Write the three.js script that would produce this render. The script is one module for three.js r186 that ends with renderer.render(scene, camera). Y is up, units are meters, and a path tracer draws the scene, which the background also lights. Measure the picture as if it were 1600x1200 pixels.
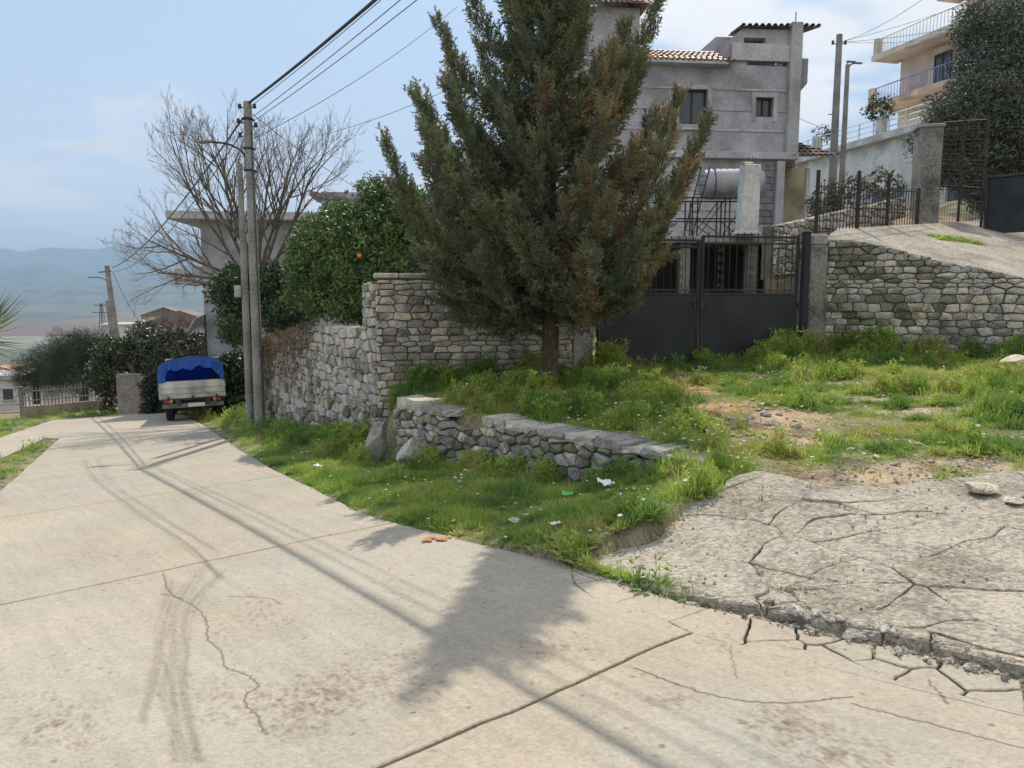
import * as THREE from 'three';
import { mergeGeometries } from 'three/addons/utils/BufferGeometryUtils.js';

// ---------------------------------------------------------------- camera, sky, sun, exposure
const scene = new THREE.Scene();
const PITCH = Math.atan(145 / 1200), SP = Math.sin(PITCH), CP = Math.cos(PITCH), EYE = 1.6;
const camera = new THREE.PerspectiveCamera(53.13, 1024 / 768, 0.05, 40000);
camera.position.set(0, EYE, 0);
camera.lookAt(0, EYE - SP, -CP);
scene.add(camera);
const renderer = new THREE.WebGLRenderer({ antialias: true });
renderer.toneMapping = THREE.LinearToneMapping;
renderer.toneMappingExposure = 1.25;
renderer.shadowMap.enabled = true;
const SUN = new THREE.Vector3(0.02, 1, -1.034).normalize();
const sun = new THREE.DirectionalLight(new THREE.Color().setRGB(1, 0.93, 0.80), 3.6);
sun.position.copy(SUN).multiplyScalar(60); sun.target.position.set(0, 0, -10);
sun.castShadow = true; sun.shadow.mapSize.set(4096, 4096); sun.shadow.radius = 0.8;
Object.assign(sun.shadow.camera, { left: -40, right: 40, top: 40, bottom: -40, near: 1, far: 160 });
scene.add(sun, sun.target);

// seeded randomness and noise
function rngOf(seed) { let s = seed >>> 0; return () => { s = (s + 0x6d2b79f5) | 0; let t = Math.imul(s ^ (s >>> 15), 1 | s); t = (t + Math.imul(t ^ (t >>> 7), 61 | t)) ^ t; return ((t ^ (t >>> 14)) >>> 0) / 4294967296; }; }
const clamp = (v, a = 0, b = 1) => Math.min(b, Math.max(a, v));
const sstep = (a, b, v) => { const t = clamp((v - a) / (b - a)); return t * t * (3 - 2 * t); };
const mix = (a, b, t) => a + (b - a) * t;
const HT = new Float32Array(65536); { const r = rngOf(77); for (let i = 0; i < 65536; i++) HT[i] = r(); }
const hash2 = (x, y) => HT[((x * 73 + y * 9157) & 0xffff) ^ ((y * 31) & 0xff)];
function vnoise(x, y, px = 0, py = 0) {
  let x0 = Math.floor(x), y0 = Math.floor(y); const fx = x - x0, fy = y - y0, u = fx * fx * (3 - 2 * fx), v = fy * fy * (3 - 2 * fy);
  let x1 = x0 + 1, y1 = y0 + 1;
  if (px) { x0 = ((x0 % px) + px) % px; x1 = ((x1 % px) + px) % px; y0 = ((y0 % py) + py) % py; y1 = ((y1 % py) + py) % py; }
  const a = hash2(x0, y0), b = hash2(x1, y0), c = hash2(x0, y1), d = hash2(x1, y1);
  return a + (b - a) * u + (c - a + (a - b - c + d) * u) * v;
}
function fbm(x, y, o = 4, p = 0) { let s = 0, a = 0.5, n = 0, f = 1; for (let i = 0; i < o; i++) { s += a * vnoise(x * f + i * 17, y * f + i * 31, p * f, p * f); n += a; a *= 0.5; f *= 2; } return s / n; }

// computed sky: thin haze at the horizon, pale blue above, broken white cloud
{
  const W = 2048, H = 1024, data = new Float32Array(W * H * 4);
  for (let j = 0; j < H; j++) {
    const el = ((j + 0.5) / H - 0.5) * Math.PI, y = Math.sin(el), ce = Math.cos(el);
    for (let i = 0; i < W; i++) {
      const az = ((i + 0.5) / W - 0.5) * 2 * Math.PI, x = Math.cos(az) * ce, z = Math.sin(az) * ce;
      const e = Math.max(0, y), k = Math.pow(1 - e, 5);
      let r = mix(0.29, 0.80, k), g = mix(0.455, 0.83, k), b = mix(0.685, 0.89, k);
      const ang = Math.acos(clamp(x * SUN.x + y * SUN.y + z * SUN.z, -1, 1)) * 57.3, glow = 0.9 * Math.exp(-ang / 9) + 0.16 * Math.exp(-ang / 30);
      r += glow * 1.0; g += glow * 0.97; b += glow * 0.9;
      if (y > 0.005) {
        const s = 1.15 / (y + 0.16), u = x * s, v = z * s;
        const wx = fbm(u * 0.9 + 40, v * 0.9 + 12, 3) - 0.5, n = fbm(u * 1.35 + 31 + wx * 1.3, v * 1.35 + 57 - wx, 6), big = fbm(u * 0.35 + 7.3, v * 0.35 + 3.1, 2);
        const hz = Math.hypot(x, z), right = Math.max(sstep(-0.22, 0.28, x / hz + 0.12 * (n - 0.5)), sstep(0.1, 0.7, z / hz));
        let c = sstep(0.47, 0.60, n + (big - 0.5) * 0.35 + (right - 0.55) * 0.42) * sstep(0.0, 0.07, y);
        const streak = sstep(0.52, 0.72, fbm(Math.atan2(x, -z) * 5 + 3, y * 46, 4)) * sstep(0.0, 0.02, y) * (1 - sstep(0.08, 0.16, y)) * 0.85;
        c = Math.max(c * 0.9, streak);
        const lum = 0.80 + 0.10 * fbm(u * 3 + 5, v * 3 + 9, 3) - 0.16 * sstep(0.62, 0.9, n) + glow * 0.4;
        r = mix(r, lum * 1.0, c); g = mix(g, lum * 0.99, c); b = mix(b, lum * 1.0, c);
      } else { const t = sstep(0.005, -0.12, y); r = mix(r, 0.34, t); g = mix(g, 0.36, t); b = mix(b, 0.38, t); }
      const o = (j * W + i) * 4; data[o] = r; data[o + 1] = g; data[o + 2] = b; data[o + 3] = 1;
    }
  }
  const tex = new THREE.DataTexture(data, W, H, THREE.RGBAFormat, THREE.FloatType);
  tex.mapping = THREE.EquirectangularReflectionMapping; tex.magFilter = THREE.LinearFilter; tex.needsUpdate = true;
  scene.background = tex; scene.environment = tex;
}
scene.fog = new THREE.FogExp2(new THREE.Color().setRGB(0.50, 0.73, 1.0), 0.00013);

// ---------------------------------------------------------------- helpers
const V3 = (x, y, z) => new THREE.Vector3(x, y, z);
/** the point seen at (px, py) of the 1600 x 1200 photograph, D metres along the viewing axis */
function at(px, py, D) { const x = (px - 800) / 1200, y = -(py - 600) / 1200; return V3(x * D, EYE + (-SP + y * CP) * D, (-CP - y * SP) * D); }
/** the point of the plane y = a x + b z + e seen at (px, py) */
function onPlane(px, py, a, b, e = 0) { const v = at(px, py, 1); v.y -= EYE; const t = (EYE - e) / (a * v.x + b * v.z - v.y); return V3(v.x * t, EYE + v.y * t, v.z * t); }
const onRoad = (px, py) => onPlane(px, py, 0.05, 0.07), onTerrace = (px, py) => onPlane(px, py, 0.05, -0.053, -0.49);
const col = (r, g, b) => new THREE.Color().setRGB(r, g, b);
const used = new Map();
function numbered(n) { const k = used.get(n) ?? 0; used.set(n, k + 1); return k ? `${n}_${String(k).padStart(3, '0')}` : n; }
function tag(o, label, category, group) { o.userData.label = label; o.userData.category = category; if (group) o.userData.group = group; return o; }
function thing(name, label, category, p = V3(0, 0, 0), turn = 0, group) {
  const o = new THREE.Group(); o.name = numbered(name); o.position.copy(p); o.rotation.y = turn; scene.add(o); return tag(o, label, category, group);
}
function mesh(name, geo, mat, parent = scene) {
  const m = new THREE.Mesh(geo, mat); m.name = parent === scene ? numbered(name) : name; m.castShadow = m.receiveShadow = true; parent.add(m); return m;
}
function structure(name, geo, mat) { const m = mesh(name, geo, mat); m.userData.kind = 'structure'; return m; }
/** uv in metres by the axis a face looks along */
function boxUV(g, s = 1) {
  if (g.index) g = g.toNonIndexed();
  const p = g.attributes.position, uv = new Float32Array(p.count * 2), a = V3(), b = V3(), c = V3();
  for (let i = 0; i < p.count; i += 3) {
    a.fromBufferAttribute(p, i); b.fromBufferAttribute(p, i + 1).sub(a); c.fromBufferAttribute(p, i + 2).sub(a); b.cross(c);
    const X = Math.abs(b.x), Y = Math.abs(b.y), Z = Math.abs(b.z), k = X > Y && X > Z ? 0 : Y > Z ? 1 : 2;
    for (let j = i; j < i + 3; j++) { const x = p.getX(j), y = p.getY(j), z = p.getZ(j); uv[j * 2] = (k === 0 ? z : x) * s; uv[j * 2 + 1] = (k === 1 ? z : y) * s; }
  }
  g.setAttribute('uv', new THREE.BufferAttribute(uv, 2)); return g;
}
function clean(g) { if (g.index) g = g.toNonIndexed(); for (const k of Object.keys(g.attributes)) if (k !== 'position' && k !== 'normal') g.deleteAttribute(k); if (!g.attributes.normal) g.computeVertexNormals(); return g; }
function join(list, s = 1) { return boxUV(mergeGeometries(list.map(clean)), s); }
function box(w, h, d, x = 0, y = 0, z = 0, ry = 0, rx = 0, rz = 0) { const g = new THREE.BoxGeometry(w, h, d); if (rx || ry || rz) g.applyMatrix4(new THREE.Matrix4().makeRotationFromEuler(new THREE.Euler(rx, ry, rz, 'YXZ'))); g.translate(x, y, z); return g; }
/** box with small chamfers */
function cbox(w, h, d, x = 0, y = 0, z = 0, c = 0.01) {
  const hw = w / 2, hh = h / 2, hd = d / 2, P = []; c = Math.min(c, hw * 0.4, hh * 0.4, hd * 0.4);
  const q = (a, b, e, f) => P.push(...a, ...b, ...e, ...a, ...e, ...f);
  const s = [-1, 1];
  for (const k of s) {
    const X = (y1, z1) => [k * hw, y1 * (hh - c), z1 * (hd - c)], Y = (x1, z1) => [x1 * (hw - c), k * hh, z1 * (hd - c)], Z = (x1, y1) => [x1 * (hw - c), y1 * (hh - c), k * hd];
    const o = (f) => (k > 0 ? q(f(-1, -1), f(1, -1), f(1, 1), f(-1, 1)) : q(f(-1, -1), f(-1, 1), f(1, 1), f(1, -1)));
    o(X); (k < 0 ? q(Y(-1, -1), Y(1, -1), Y(1, 1), Y(-1, 1)) : q(Y(-1, -1), Y(-1, 1), Y(1, 1), Y(1, -1))); o(Z);
  }
  const fx = (i, j, k) => [i * hw, j * (hh - c), k * (hd - c)], fy = (i, j, k) => [i * (hw - c), j * hh, k * (hd - c)], fz = (i, j, k) => [i * (hw - c), j * (hh - c), k * hd];
  for (const i of s) for (const j of s) {
    q(...(i * j > 0 ? [fx(i, j, -1), fy(i, j, -1), fy(i, j, 1), fx(i, j, 1)] : [fx(i, j, -1), fx(i, j, 1), fy(i, j, 1), fy(i, j, -1)]));
    q(...(i * j > 0 ? [fy(-1, i, j), fz(-1, i, j), fz(1, i, j), fy(1, i, j)] : [fy(-1, i, j), fy(1, i, j), fz(1, i, j), fz(-1, i, j)]));
    q(...(i * j > 0 ? [fz(i, -1, j), fx(i, -1, j), fx(i, 1, j), fz(i, 1, j)] : [fz(i, -1, j), fz(i, 1, j), fx(i, 1, j), fx(i, -1, j)]));
    for (const k of s) P.push(...(i * j * k > 0 ? [...fx(i, j, k), ...fy(i, j, k), ...fz(i, j, k)] : [...fx(i, j, k), ...fz(i, j, k), ...fy(i, j, k)]));
  }
  const g = new THREE.BufferGeometry(); g.setAttribute('position', new THREE.Float32BufferAttribute(P, 3)); g.translate(x, y, z); g.computeVertexNormals(); return g;
}
/** round bar between two points */
function bar(a, b, r, n = 6, r2 = r) {
  const L = a.distanceTo(b), g = new THREE.CylinderGeometry(r2, r, L, n, 1); g.translate(0, L / 2, 0);
  g.applyQuaternion(new THREE.Quaternion().setFromUnitVectors(V3(0, 1, 0), b.clone().sub(a).normalize())); g.translate(a.x, a.y, a.z); return g;
}
/** tapering tube along points; radii given at each point */
function tube(pts, radii, n = 6, wob = 0, rnd = Math.random) {
  const P = [], I = [], T = V3(), N = V3(), B = V3(); let up = V3(0.31, 0.2, 0.93);
  for (let i = 0; i < pts.length; i++) {
    T.subVectors(pts[Math.min(i + 1, pts.length - 1)], pts[Math.max(i - 1, 0)]).normalize();
    N.crossVectors(T, up); if (N.lengthSq() < 1e-4) N.crossVectors(T, V3(1, 0, 0)); N.normalize(); B.crossVectors(N, T).normalize(); up = B.clone();
    for (let k = 0; k < n; k++) { const t = (k / n) * 6.2832, r = radii[i] * (1 + (wob ? (rnd() - 0.5) * wob : 0)); P.push(pts[i].x + (N.x * Math.cos(t) + B.x * Math.sin(t)) * r, pts[i].y + (N.y * Math.cos(t) + B.y * Math.sin(t)) * r, pts[i].z + (N.z * Math.cos(t) + B.z * Math.sin(t)) * r); }
    if (i) for (let k = 0; k < n; k++) { const a = (i - 1) * n + k, b = (i - 1) * n + (k + 1) % n; I.push(a, a + n, b, b, a + n, b + n); }
  }
  const g = new THREE.BufferGeometry(); g.setAttribute('position', new THREE.Float32BufferAttribute(P, 3)); g.setIndex(I); g.computeVertexNormals(); return g;
}
const curve = (pts, n = 12) => new THREE.CatmullRomCurve3(pts).getPoints(n);
const geoOf = (P, I) => { const g = new THREE.BufferGeometry(); g.setAttribute('position', new THREE.Float32BufferAttribute(P, 3)); if (I) g.setIndex(I); g.computeVertexNormals(); return g; };
/** prism of a polygon in the x-y plane from z0 to z1 */
function prism(poly, z0, z1) { const s = new THREE.Shape(poly.map(([x, y]) => new THREE.Vector2(x, y))); const g = new THREE.ExtrudeGeometry(s, { depth: z1 - z0, bevelEnabled: false }); g.translate(0, 0, z0); return g; }

// ---------------------------------------------------------------- textures
function dataTex(N, f, srgb = true, M = N) {
  const d = new Uint8Array(N * M * 4);
  for (let j = 0; j < M; j++) for (let i = 0; i < N; i++) { const c = f(i / N, j / M), o = (j * N + i) * 4; for (let k = 0; k < 3; k++) d[o + k] = clamp(c[k]) * 255; d[o + 3] = 255; }
  const t = new THREE.DataTexture(d, N, M); t.magFilter = THREE.LinearFilter; t.wrapS = t.wrapT = THREE.RepeatWrapping; if (srgb) t.colorSpace = THREE.SRGBColorSpace; t.needsUpdate = true; return t;
}
const rep = (t, s) => { const c = t.clone(); c.repeat.set(s, s); c.needsUpdate = true; return c; };
/** mottled grey multiplier, blotch: strength of the coarse patches, grain: of the fine ones; tile is 'period' cells */
function mottle(seed, blotch, grain, tint = [0, 0, 0], N = 512) {
  const r = rngOf(seed);
  return dataTex(N, (u, v) => {
    const b = fbm(u * 4 + 0, v * 4, 5, 4) - 0.5, f = fbm(u * 64, v * 64, 2, 64) - 0.5, s = fbm(u * 12, v * 12, 3, 12) - 0.5, w = r() - 0.5;
    const m = 0.86 + b * blotch + f * grain + w * grain * 0.5, t = s * 2;
    return [m + t * tint[0], m + t * tint[1], m + t * tint[2]];
  });
}
const T = {
  stone: mottle(1, 0.8, 0.5, [0.07, 0.03, -0.04]), plaster: mottle(2, 0.42, 0.16, [0.02, 0.01, -0.01]), conc: mottle(3, 0.38, 0.42, [0.03, 0.015, -0.01]), metal: mottle(4, 0.5, 0.15, [0.05, 0.0, -0.03]),
  bumpF: dataTex(512, (u, v) => { const f = 0.55 * fbm(u * 48, v * 48, 3, 48) + 0.45 * fbm(u * 12, v * 12, 3, 12); return [f, f, f]; }, false),
  bumpC: dataTex(512, (u, v) => { const a = fbm(u * 90, v * 90, 2, 90), b = fbm(u * 16, v * 16, 4, 16), f = 0.55 * b + 0.45 * Math.pow(a, 1.5); return [f, f, f]; }, false),
  bark: dataTex(512, (u, v) => { const f = Math.pow(Math.abs(fbm(u * 24, v * 12, 4, 12) - 0.5) * 2, 0.6) * 0.5 + 0.5 * fbm(u * 40, v * 40, 2, 40); return [f * 0.8 + 0.3, f * 0.78 + 0.29, f * 0.74 + 0.27]; }),
};
function mat(c, o = {}) { const { map, bump, bs = 0.004, s = 1, rough = 0.9, metal = 0, ...rest } = o; const m = new THREE.MeshPhysicalMaterial({ color: c, roughness: rough, metalness: metal, ...rest }); if (map) m.map = rep(map, s); if (bump) { m.bumpMap = rep(bump, s); m.bumpScale = bs; } return m; }
const leafMat = (c, t = 0.45, rough = 0.6) => new THREE.MeshPhysicalMaterial({ color: c, roughness: rough, transmission: t, thickness: 0, side: THREE.DoubleSide, specularIntensity: 0.4 });
// ---------------------------------------------------------------- land forms
const roadY = (x, z) => 0.05 * x + 0.07 * z, terrY = (x, z) => 0.05 * x - 0.053 * z - 0.49;
const xz = (v) => [v.x, v.z];
// the line that parts road and verge (in front) from garden and terrace (behind)
const CORNER = [-2.1, -11.9], WALL_END = [-5.75, -17.6], LOW0 = [-1.62, -10.75], LOW1 = [1.72, -7.05];
const BOUND = [[-70, -125], [-13, -34], [-8.3, -24.5], WALL_END, CORNER, [-1.75, -10.8], LOW1];
function segDist(px, pz, a, b) { const dx = b[0] - a[0], dz = b[1] - a[1], t = clamp(((px - a[0]) * dx + (pz - a[1]) * dz) / (dx * dx + dz * dz)); return Math.hypot(px - a[0] - dx * t, pz - a[1] - dz * t); }
function inPoly(x, z, P) { let c = false; for (let i = 0, j = P.length - 1; i < P.length; j = i++) if ((P[i][1] > z) !== (P[j][1] > z) && x < ((P[j][0] - P[i][0]) * (z - P[i][1])) / (P[j][1] - P[i][1]) + P[i][0]) c = !c; return c; }
const TERRACE = [...BOUND, [0.37, -5.37], [1.0, -4.55], [2.3, -3.24], [9, 2], [200, 2], [200, -125]];
const polyDist = (x, z, P, open) => { let d = 1e9; for (let i = 0; i < P.length - (open ? 1 : 0); i++) d = Math.min(d, segDist(x, z, P[i], P[(i + 1) % P.length])); return d; };
function terraceSide(x, z) { const d = polyDist(x, z, [...BOUND, [0.37, -5.37], [1.0, -4.55], [2.3, -3.24], [9, 2]], true); return inPoly(x, z, TERRACE) ? d : -d; }

const EDGE = [[1600, 1062], [1400, 1012], [1290, 990], [1190, 966], [1060, 940], [960, 905], [880, 880], [800, 862], [700, 838], [620, 818], [560, 800], [500, 768], [430, 735], [370, 700], [330, 672], [310, 660]].map((p) => xz(onRoad(...p)));
const CRACK = [[1600, 1117], [1500, 1086], [1420, 1070], [1330, 1032], [1260, 1015], [1190, 1013], [1140, 1005], [1070, 986], [1000, 950], [930, 936], [898, 912], [893, 886]].map((p) => xz(onRoad(...p)));
const LEFT = [[175, 649], [80, 657], [0, 684]].map((p) => xz(onRoad(...p)));
const WEDGE = [[0, 717], [70, 684], [93, 685], [60, 714], [0, 768]].map((p) => xz(onRoad(...p)));
const ROAD = [[9, 3.5], [4.4, -0.6], ...EDGE, [-10.3, -23.6], [-11.8, -27.2], ...LEFT, [-17, -19.5], [-13.6, -13.6], ...WEDGE, [-6.2, -8.6], [-5.5, -6.5], [-4.7, -3.5], [-3.6, 3.5]];
const DRIVE_TOP = [[1103, 775], [1130, 752], [1185, 742], [1250, 752], [1310, 766], [1360, 762], [1420, 752], [1480, 752], [1540, 742], [1600, 736]].map((p) => xz(onTerrace(...p)));
const DRIVE_LEFT = [[893, 876], [960, 858], [1035, 836], [1075, 804]];

/** height of the soil */
function ground(x, z) {
  const r = Math.hypot(x, z), d = terraceSide(x, z), w = z < -17.5 ? 0.25 + (-17.5 - z) * 0.35 : 0.25;
  let low = roadY(x, z);
  if (inPoly(x, z, ROAD)) low -= 0.1 + 0.06 * sstep(0, 0.3, polyDist(x, z, ROAD));
  else { const e = polyDist(x, z, ROAD); low += 0.04 * sstep(0, 0.5, e) + 0.02 * Math.min(e, 2) - 0.03 + 0.04 * (fbm(x * 2.2, z * 2.2, 3) - 0.5); if (z > -14 && x > -3) { const b = segDist(x, z, [0.37, -5.37], LOW1); low += Math.max(0, terrY(x, z) - roadY(x, z) - 0.09) * sstep(1.2, 0.0, b); } }
  if (x < -14) low -= 0.012 * Math.pow(Math.max(0, -14 - x), 1.3);
  if (z < -27) low -= 0.02 * (-27 - z);
  let high = terrY(x, Math.max(z, -30)) + 0.05 * (fbm(x * 1.5 + 9, z * 1.5, 3) - 0.5) + 0.09 * Math.exp(-((x - 0.54) ** 2 + (z + 11.1) ** 2) / 1.6);
  if (z > -4.0 && d > 0) high = Math.max(high, roadY(x, z) + 0.02);
  if (inDrive(x, z)) high = driveY(x, z) - 0.03;
  if (z < -40) high -= 0.06 * (-40 - z);
  if (x > 12) high += 0.0 * x;
  let h = mix(low, high, d > 0 ? sstep(0, w, d) : 0);
  if (r > 60) h = mix(h, Math.min(h, -8 - r * 0.085), sstep(60, 260, r) * sstep(30, -60, x * 0.9 + 20 + z * 0.02));
  return h;
}
let DRIVE = null; const inDrive = (x, z) => DRIVE && inPoly(x, z, DRIVE);
// the broken apron: it climbs from the road to the terrace
DRIVE = [...[[1600, 1052], [1400, 1003], [1290, 981], [1190, 957], [1060, 931], [960, 899], [905, 884]].map((p) => xz(onRoad(...p))), ...DRIVE_LEFT.map((p, i) => { const a = onRoad(...p), b = onTerrace(...p), t = i / 3.2; return [mix(a.x, b.x, 0.05 + t * 0.6), mix(a.z, b.z, 0.05 + t * 0.6)]; }), ...DRIVE_TOP, [6.4, -6.6], [5.2, -2.2], [3.6, -1.9]];
function driveY(x, z) { const d = terrY(x, z) - roadY(x, z), e = polyDist(x, z, EDGE.slice(0, 7), true); return roadY(x, z) + 0.008 + 0.03 * sstep(0.6, 1.6, x) + Math.max(0, d * 0.95) * sstep(0.0, 1.9, e); }

// ---------------------------------------------------------------- ground sheet, plain and mountains
{
  const lines = (lo, a, b, hi, step, g) => { const L = []; for (let v = a; v <= b + 1e-6; v += step) L.push(v); let s = step, v = a; while (v > lo) { s *= g; v -= s; L.unshift(v); } s = step; v = L[L.length - 1]; while (v < hi) { s *= g; v += s; L.push(v); } return L; };
  const X = lines(-1000, -12, 10, 700, 0.13, 1.1), Z = lines(-1000, -20, 0, 80, 0.13, 1.1), P = [], C = [], UV = [], I = [];
  const bare = [[1075, 612, 0.62, 0.55, 1], [1120, 640, 0.75, 0.55, 1], [1195, 652, 0.8, 0.6, 0.4], [1225, 685, 0.7, 0.5, 0.3], [1180, 668, 0.7, 0.5, 0.6], [1330, 600, 1.3, 0.22, 0.2], [1420, 622, 1.2, 0.2, 0.2], [1500, 640, 1.1, 0.28, 0.2], [1590, 615, 0.9, 0.4, 0.1], [1390, 738, 1.1, 0.4, 0.3], [1500, 725, 0.7, 0.3, 0.3], [1290, 598, 0.8, 0.25, 0.3]].map(([a, b, rx, rz, red]) => { const p = onTerrace(a, b); return [p.x, p.z, rx, rz, red]; });
  globalThis.bareAt = (x, z) => { let m = 0, red = 0; for (const [cx, cz, rx, rz, k] of bare) { const q = 1 - ((x - cx) / rx) ** 2 - ((z - cz) / rz) ** 2; if (q > m) { m = q; red = k; } } m = clamp(m * 1.6 + (fbm(x * 5, z * 5, 3) - 0.5) * 1.1 * (m > 0 ? 1 : 0)); return [m, red]; };
  for (const z of Z) for (const x of X) {
    const y = ground(x, z); P.push(x, y, z); UV.push(x, z);
    const n = fbm(x * 1.7 + 3, z * 1.7, 4), n2 = fbm(x * 7, z * 7, 2), [m, red] = bareAt(x, z), g = sstep(0.35, 0.62, n + (n2 - 0.5) * 0.4) * (1 - m);
    const soil = [0.29 + 0.12 * m + 0.06 * red * m, 0.235 + 0.10 * m - 0.05 * red * m, 0.16 + 0.07 * m - 0.07 * red * m], gr = Math.hypot(x, z) > 40 ? [0.10, 0.11, 0.05] : [0.20, 0.21, 0.075];
    C.push(...soil.map((s, i) => mix(s, gr[i], g * 0.75)));
  }
  const W = X.length; for (let j = 0; j < Z.length - 1; j++) for (let i = 0; i < W - 1; i++) { const a = j * W + i; I.push(a, a + W, a + 1, a + 1, a + W, a + W + 1); }
  const g = geoOf(P, I); g.setAttribute('color', new THREE.Float32BufferAttribute(C, 3)); g.setAttribute('uv', new THREE.Float32BufferAttribute(UV, 2));
  structure('ground', g, mat(col(1.1, 1.1, 1.1), { map: T.stone, bump: T.bumpC, bs: 0.03, s: 0.8, rough: 1, vertexColors: true }));
}
{
  // the valley floor: strip fields, too far away to be more than colour
  const f = dataTex(1024, (u, v) => {
    const a = u + 0.03 * fbm(u * 6, v * 6, 2), b = v + 0.05 * (fbm(u * 4 + 9, v * 4, 3) - 0.5), row = Math.floor(b * 46), cell = hash2(row * 7 + 3, Math.floor(a * (9 + 14 * hash2(row, 5)))), t = hash2(row + 40, Math.floor(cell * 97));
    const k = cell < 0.3 ? [0.40, 0.35, 0.31] : cell < 0.55 ? [0.34, 0.37, 0.29] : cell < 0.72 ? [0.42, 0.35, 0.31] : cell < 0.93 ? [0.33, 0.34, 0.30] : [0.50, 0.48, 0.44];
    const n = 0.9 + 0.2 * fbm(u * 60, v * 60, 2); return k.map((c) => c * n * (0.9 + 0.2 * t));
  });
  const g = new THREE.PlaneGeometry(26000, 14000, 60, 60); g.rotateX(-Math.PI / 2); g.translate(-4000, -82, -7300);
  const m = structure('plain', g, mat(col(0.9, 0.9, 0.9), { rough: 1 })); m.material.map = f;
  const ridge = (name, D, pts, depth, seed, c) => {
    // pts: [px, py] skyline at distance D; a range with a foot, a broken slope and a back
    const P = [], I = [], N = 160, M = 26, a0 = pts[0][0], a1 = pts[pts.length - 1][0];
    for (let i = 0; i <= N; i++) {
      const px = mix(a0, a1, i / N); let k = 0; while (k < pts.length - 2 && pts[k + 1][0] < px) k++;
      const t = clamp((px - pts[k][0]) / (pts[k + 1][0] - pts[k][0])), py = mix(pts[k][1], pts[k + 1][1], t * t * (3 - 2 * t)), top = at(px, py, D), H = top.y + 82;
      for (let j = 0; j <= M; j++) {
        const s = j / M * 1.5, q = at(px, py, D + (s - 1) * depth), up = s < 1 ? Math.pow(s, 1.25) : 1 - (s - 1) * 1.2, spur = (fbm(i * 0.16 + seed, s * 3 + seed, 5) - 0.5) * 0.42 * Math.sin(Math.PI * clamp(s, 0, 1));
        P.push(q.x, -86 + (H + 4) * Math.max(0, up + spur) + H * 0.05 * (fbm(i * 0.5 + seed, 3, 3) - 0.5), q.z);
      }
    }
    for (let i = 0; i < N; i++) for (let j = 0; j < M; j++) { const a = i * (M + 1) + j; I.push(a, a + M + 1, a + 1, a + 1, a + M + 1, a + M + 2); }
    const m = boxUV(geoOf(P, I), 1); return structure(name, m, mat(c, { map: T.stone, s: 0.002, rough: 1 }));
  };
  ridge('mountain_range', 11500, [[-900, 395], [-500, 380], [-250, 400], [-120, 385], [0, 386], [40, 392], [75, 384], [140, 388], [185, 382], [250, 372], [330, 376], [420, 390], [520, 384], [640, 398], [900, 410], [1400, 400]], 3000, 3, col(0.12, 0.13, 0.10));
  ridge('mountain_range', 7600, [[-900, 430], [-400, 410], [-120, 432], [0, 421], [62, 408], [110, 422], [150, 428], [220, 420], [300, 412], [420, 424], [600, 430], [1300, 436]], 2000, 11, col(0.11, 0.125, 0.085));
  ridge('mountain_range', 5600, [[-900, 452], [-300, 440], [-60, 446], [0, 442], [30, 440], [75, 450], [110, 443], [160, 446], [230, 440], [320, 448], [500, 452], [1200, 455]], 1100, 23, col(0.11, 0.12, 0.08));
}

// ---------------------------------------------------------------- broken and jointed slabs
const V2 = THREE.ShapeUtils;
function clipHalf(P, nx, ny, c) { const R = []; for (let i = 0; i < P.length; i++) { const a = P[i], b = P[(i + 1) % P.length], da = nx * a[0] + ny * a[1] - c, db = nx * b[0] + ny * b[1] - c; if (da <= 0) R.push(a); if ((da < 0 && db > 0) || (da > 0 && db < 0)) { const t = da / (da - db); R.push([a[0] + (b[0] - a[0]) * t, a[1] + (b[1] - a[1]) * t]); } } return R; }
/** cells of the seeds within the region; gap between cells; ax, ay stretch the metric */
function cells(region, seeds, gap, ax = 1, ay = 1, reach = 1e9) {
  const out = [];
  for (let i = 0; i < seeds.length; i++) {
    const s = seeds[i]; let P = region;
    for (let j = 0; j < seeds.length && P.length > 2; j++) {
      if (i === j) continue; const t = seeds[j]; if (Math.abs(t[0] - s[0]) > reach || Math.abs(t[1] - s[1]) > reach) continue;
      const dx = (t[0] - s[0]) * ax, dy = (t[1] - s[1]) * ay, L = Math.hypot(dx, dy), nx = (dx / L) * ax, ny = (dy / L) * ay, m = Math.hypot(nx, ny);
      P = clipHalf(P, nx, ny, nx * (s[0] + t[0]) / 2 + ny * (s[1] + t[1]) / 2 - (gap / 2) * m);
    }
    if (P.length > 2 && Math.abs(polyArea(P)) > gap * gap * 4) out.push([s, P]);
  }
  return out;
}
function polyArea(P) { let a = 0; for (let i = 0; i < P.length; i++) { const p = P[i], q = P[(i + 1) % P.length]; a += p[0] * q[1] - q[0] * p[1]; } return a / 2; }
/** break straight edges up, and let them wander as broken concrete does */
function jagged(P, step, amp, f = 7) {
  const R = [];
  for (let i = 0; i < P.length; i++) { const a = P[i], b = P[(i + 1) % P.length], n = Math.max(1, Math.round(Math.hypot(b[0] - a[0], b[1] - a[1]) / step)); for (let k = 0; k < n; k++) R.push([mix(a[0], b[0], k / n), mix(a[1], b[1], k / n)]); }
  return R.map(([x, y]) => [x + amp * (fbm(x * f + 3, y * f + 8, 3) - 0.5) * 2, y + amp * (fbm(x * f + 51, y * f + 19, 3) - 0.5) * 2]);
}
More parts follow.
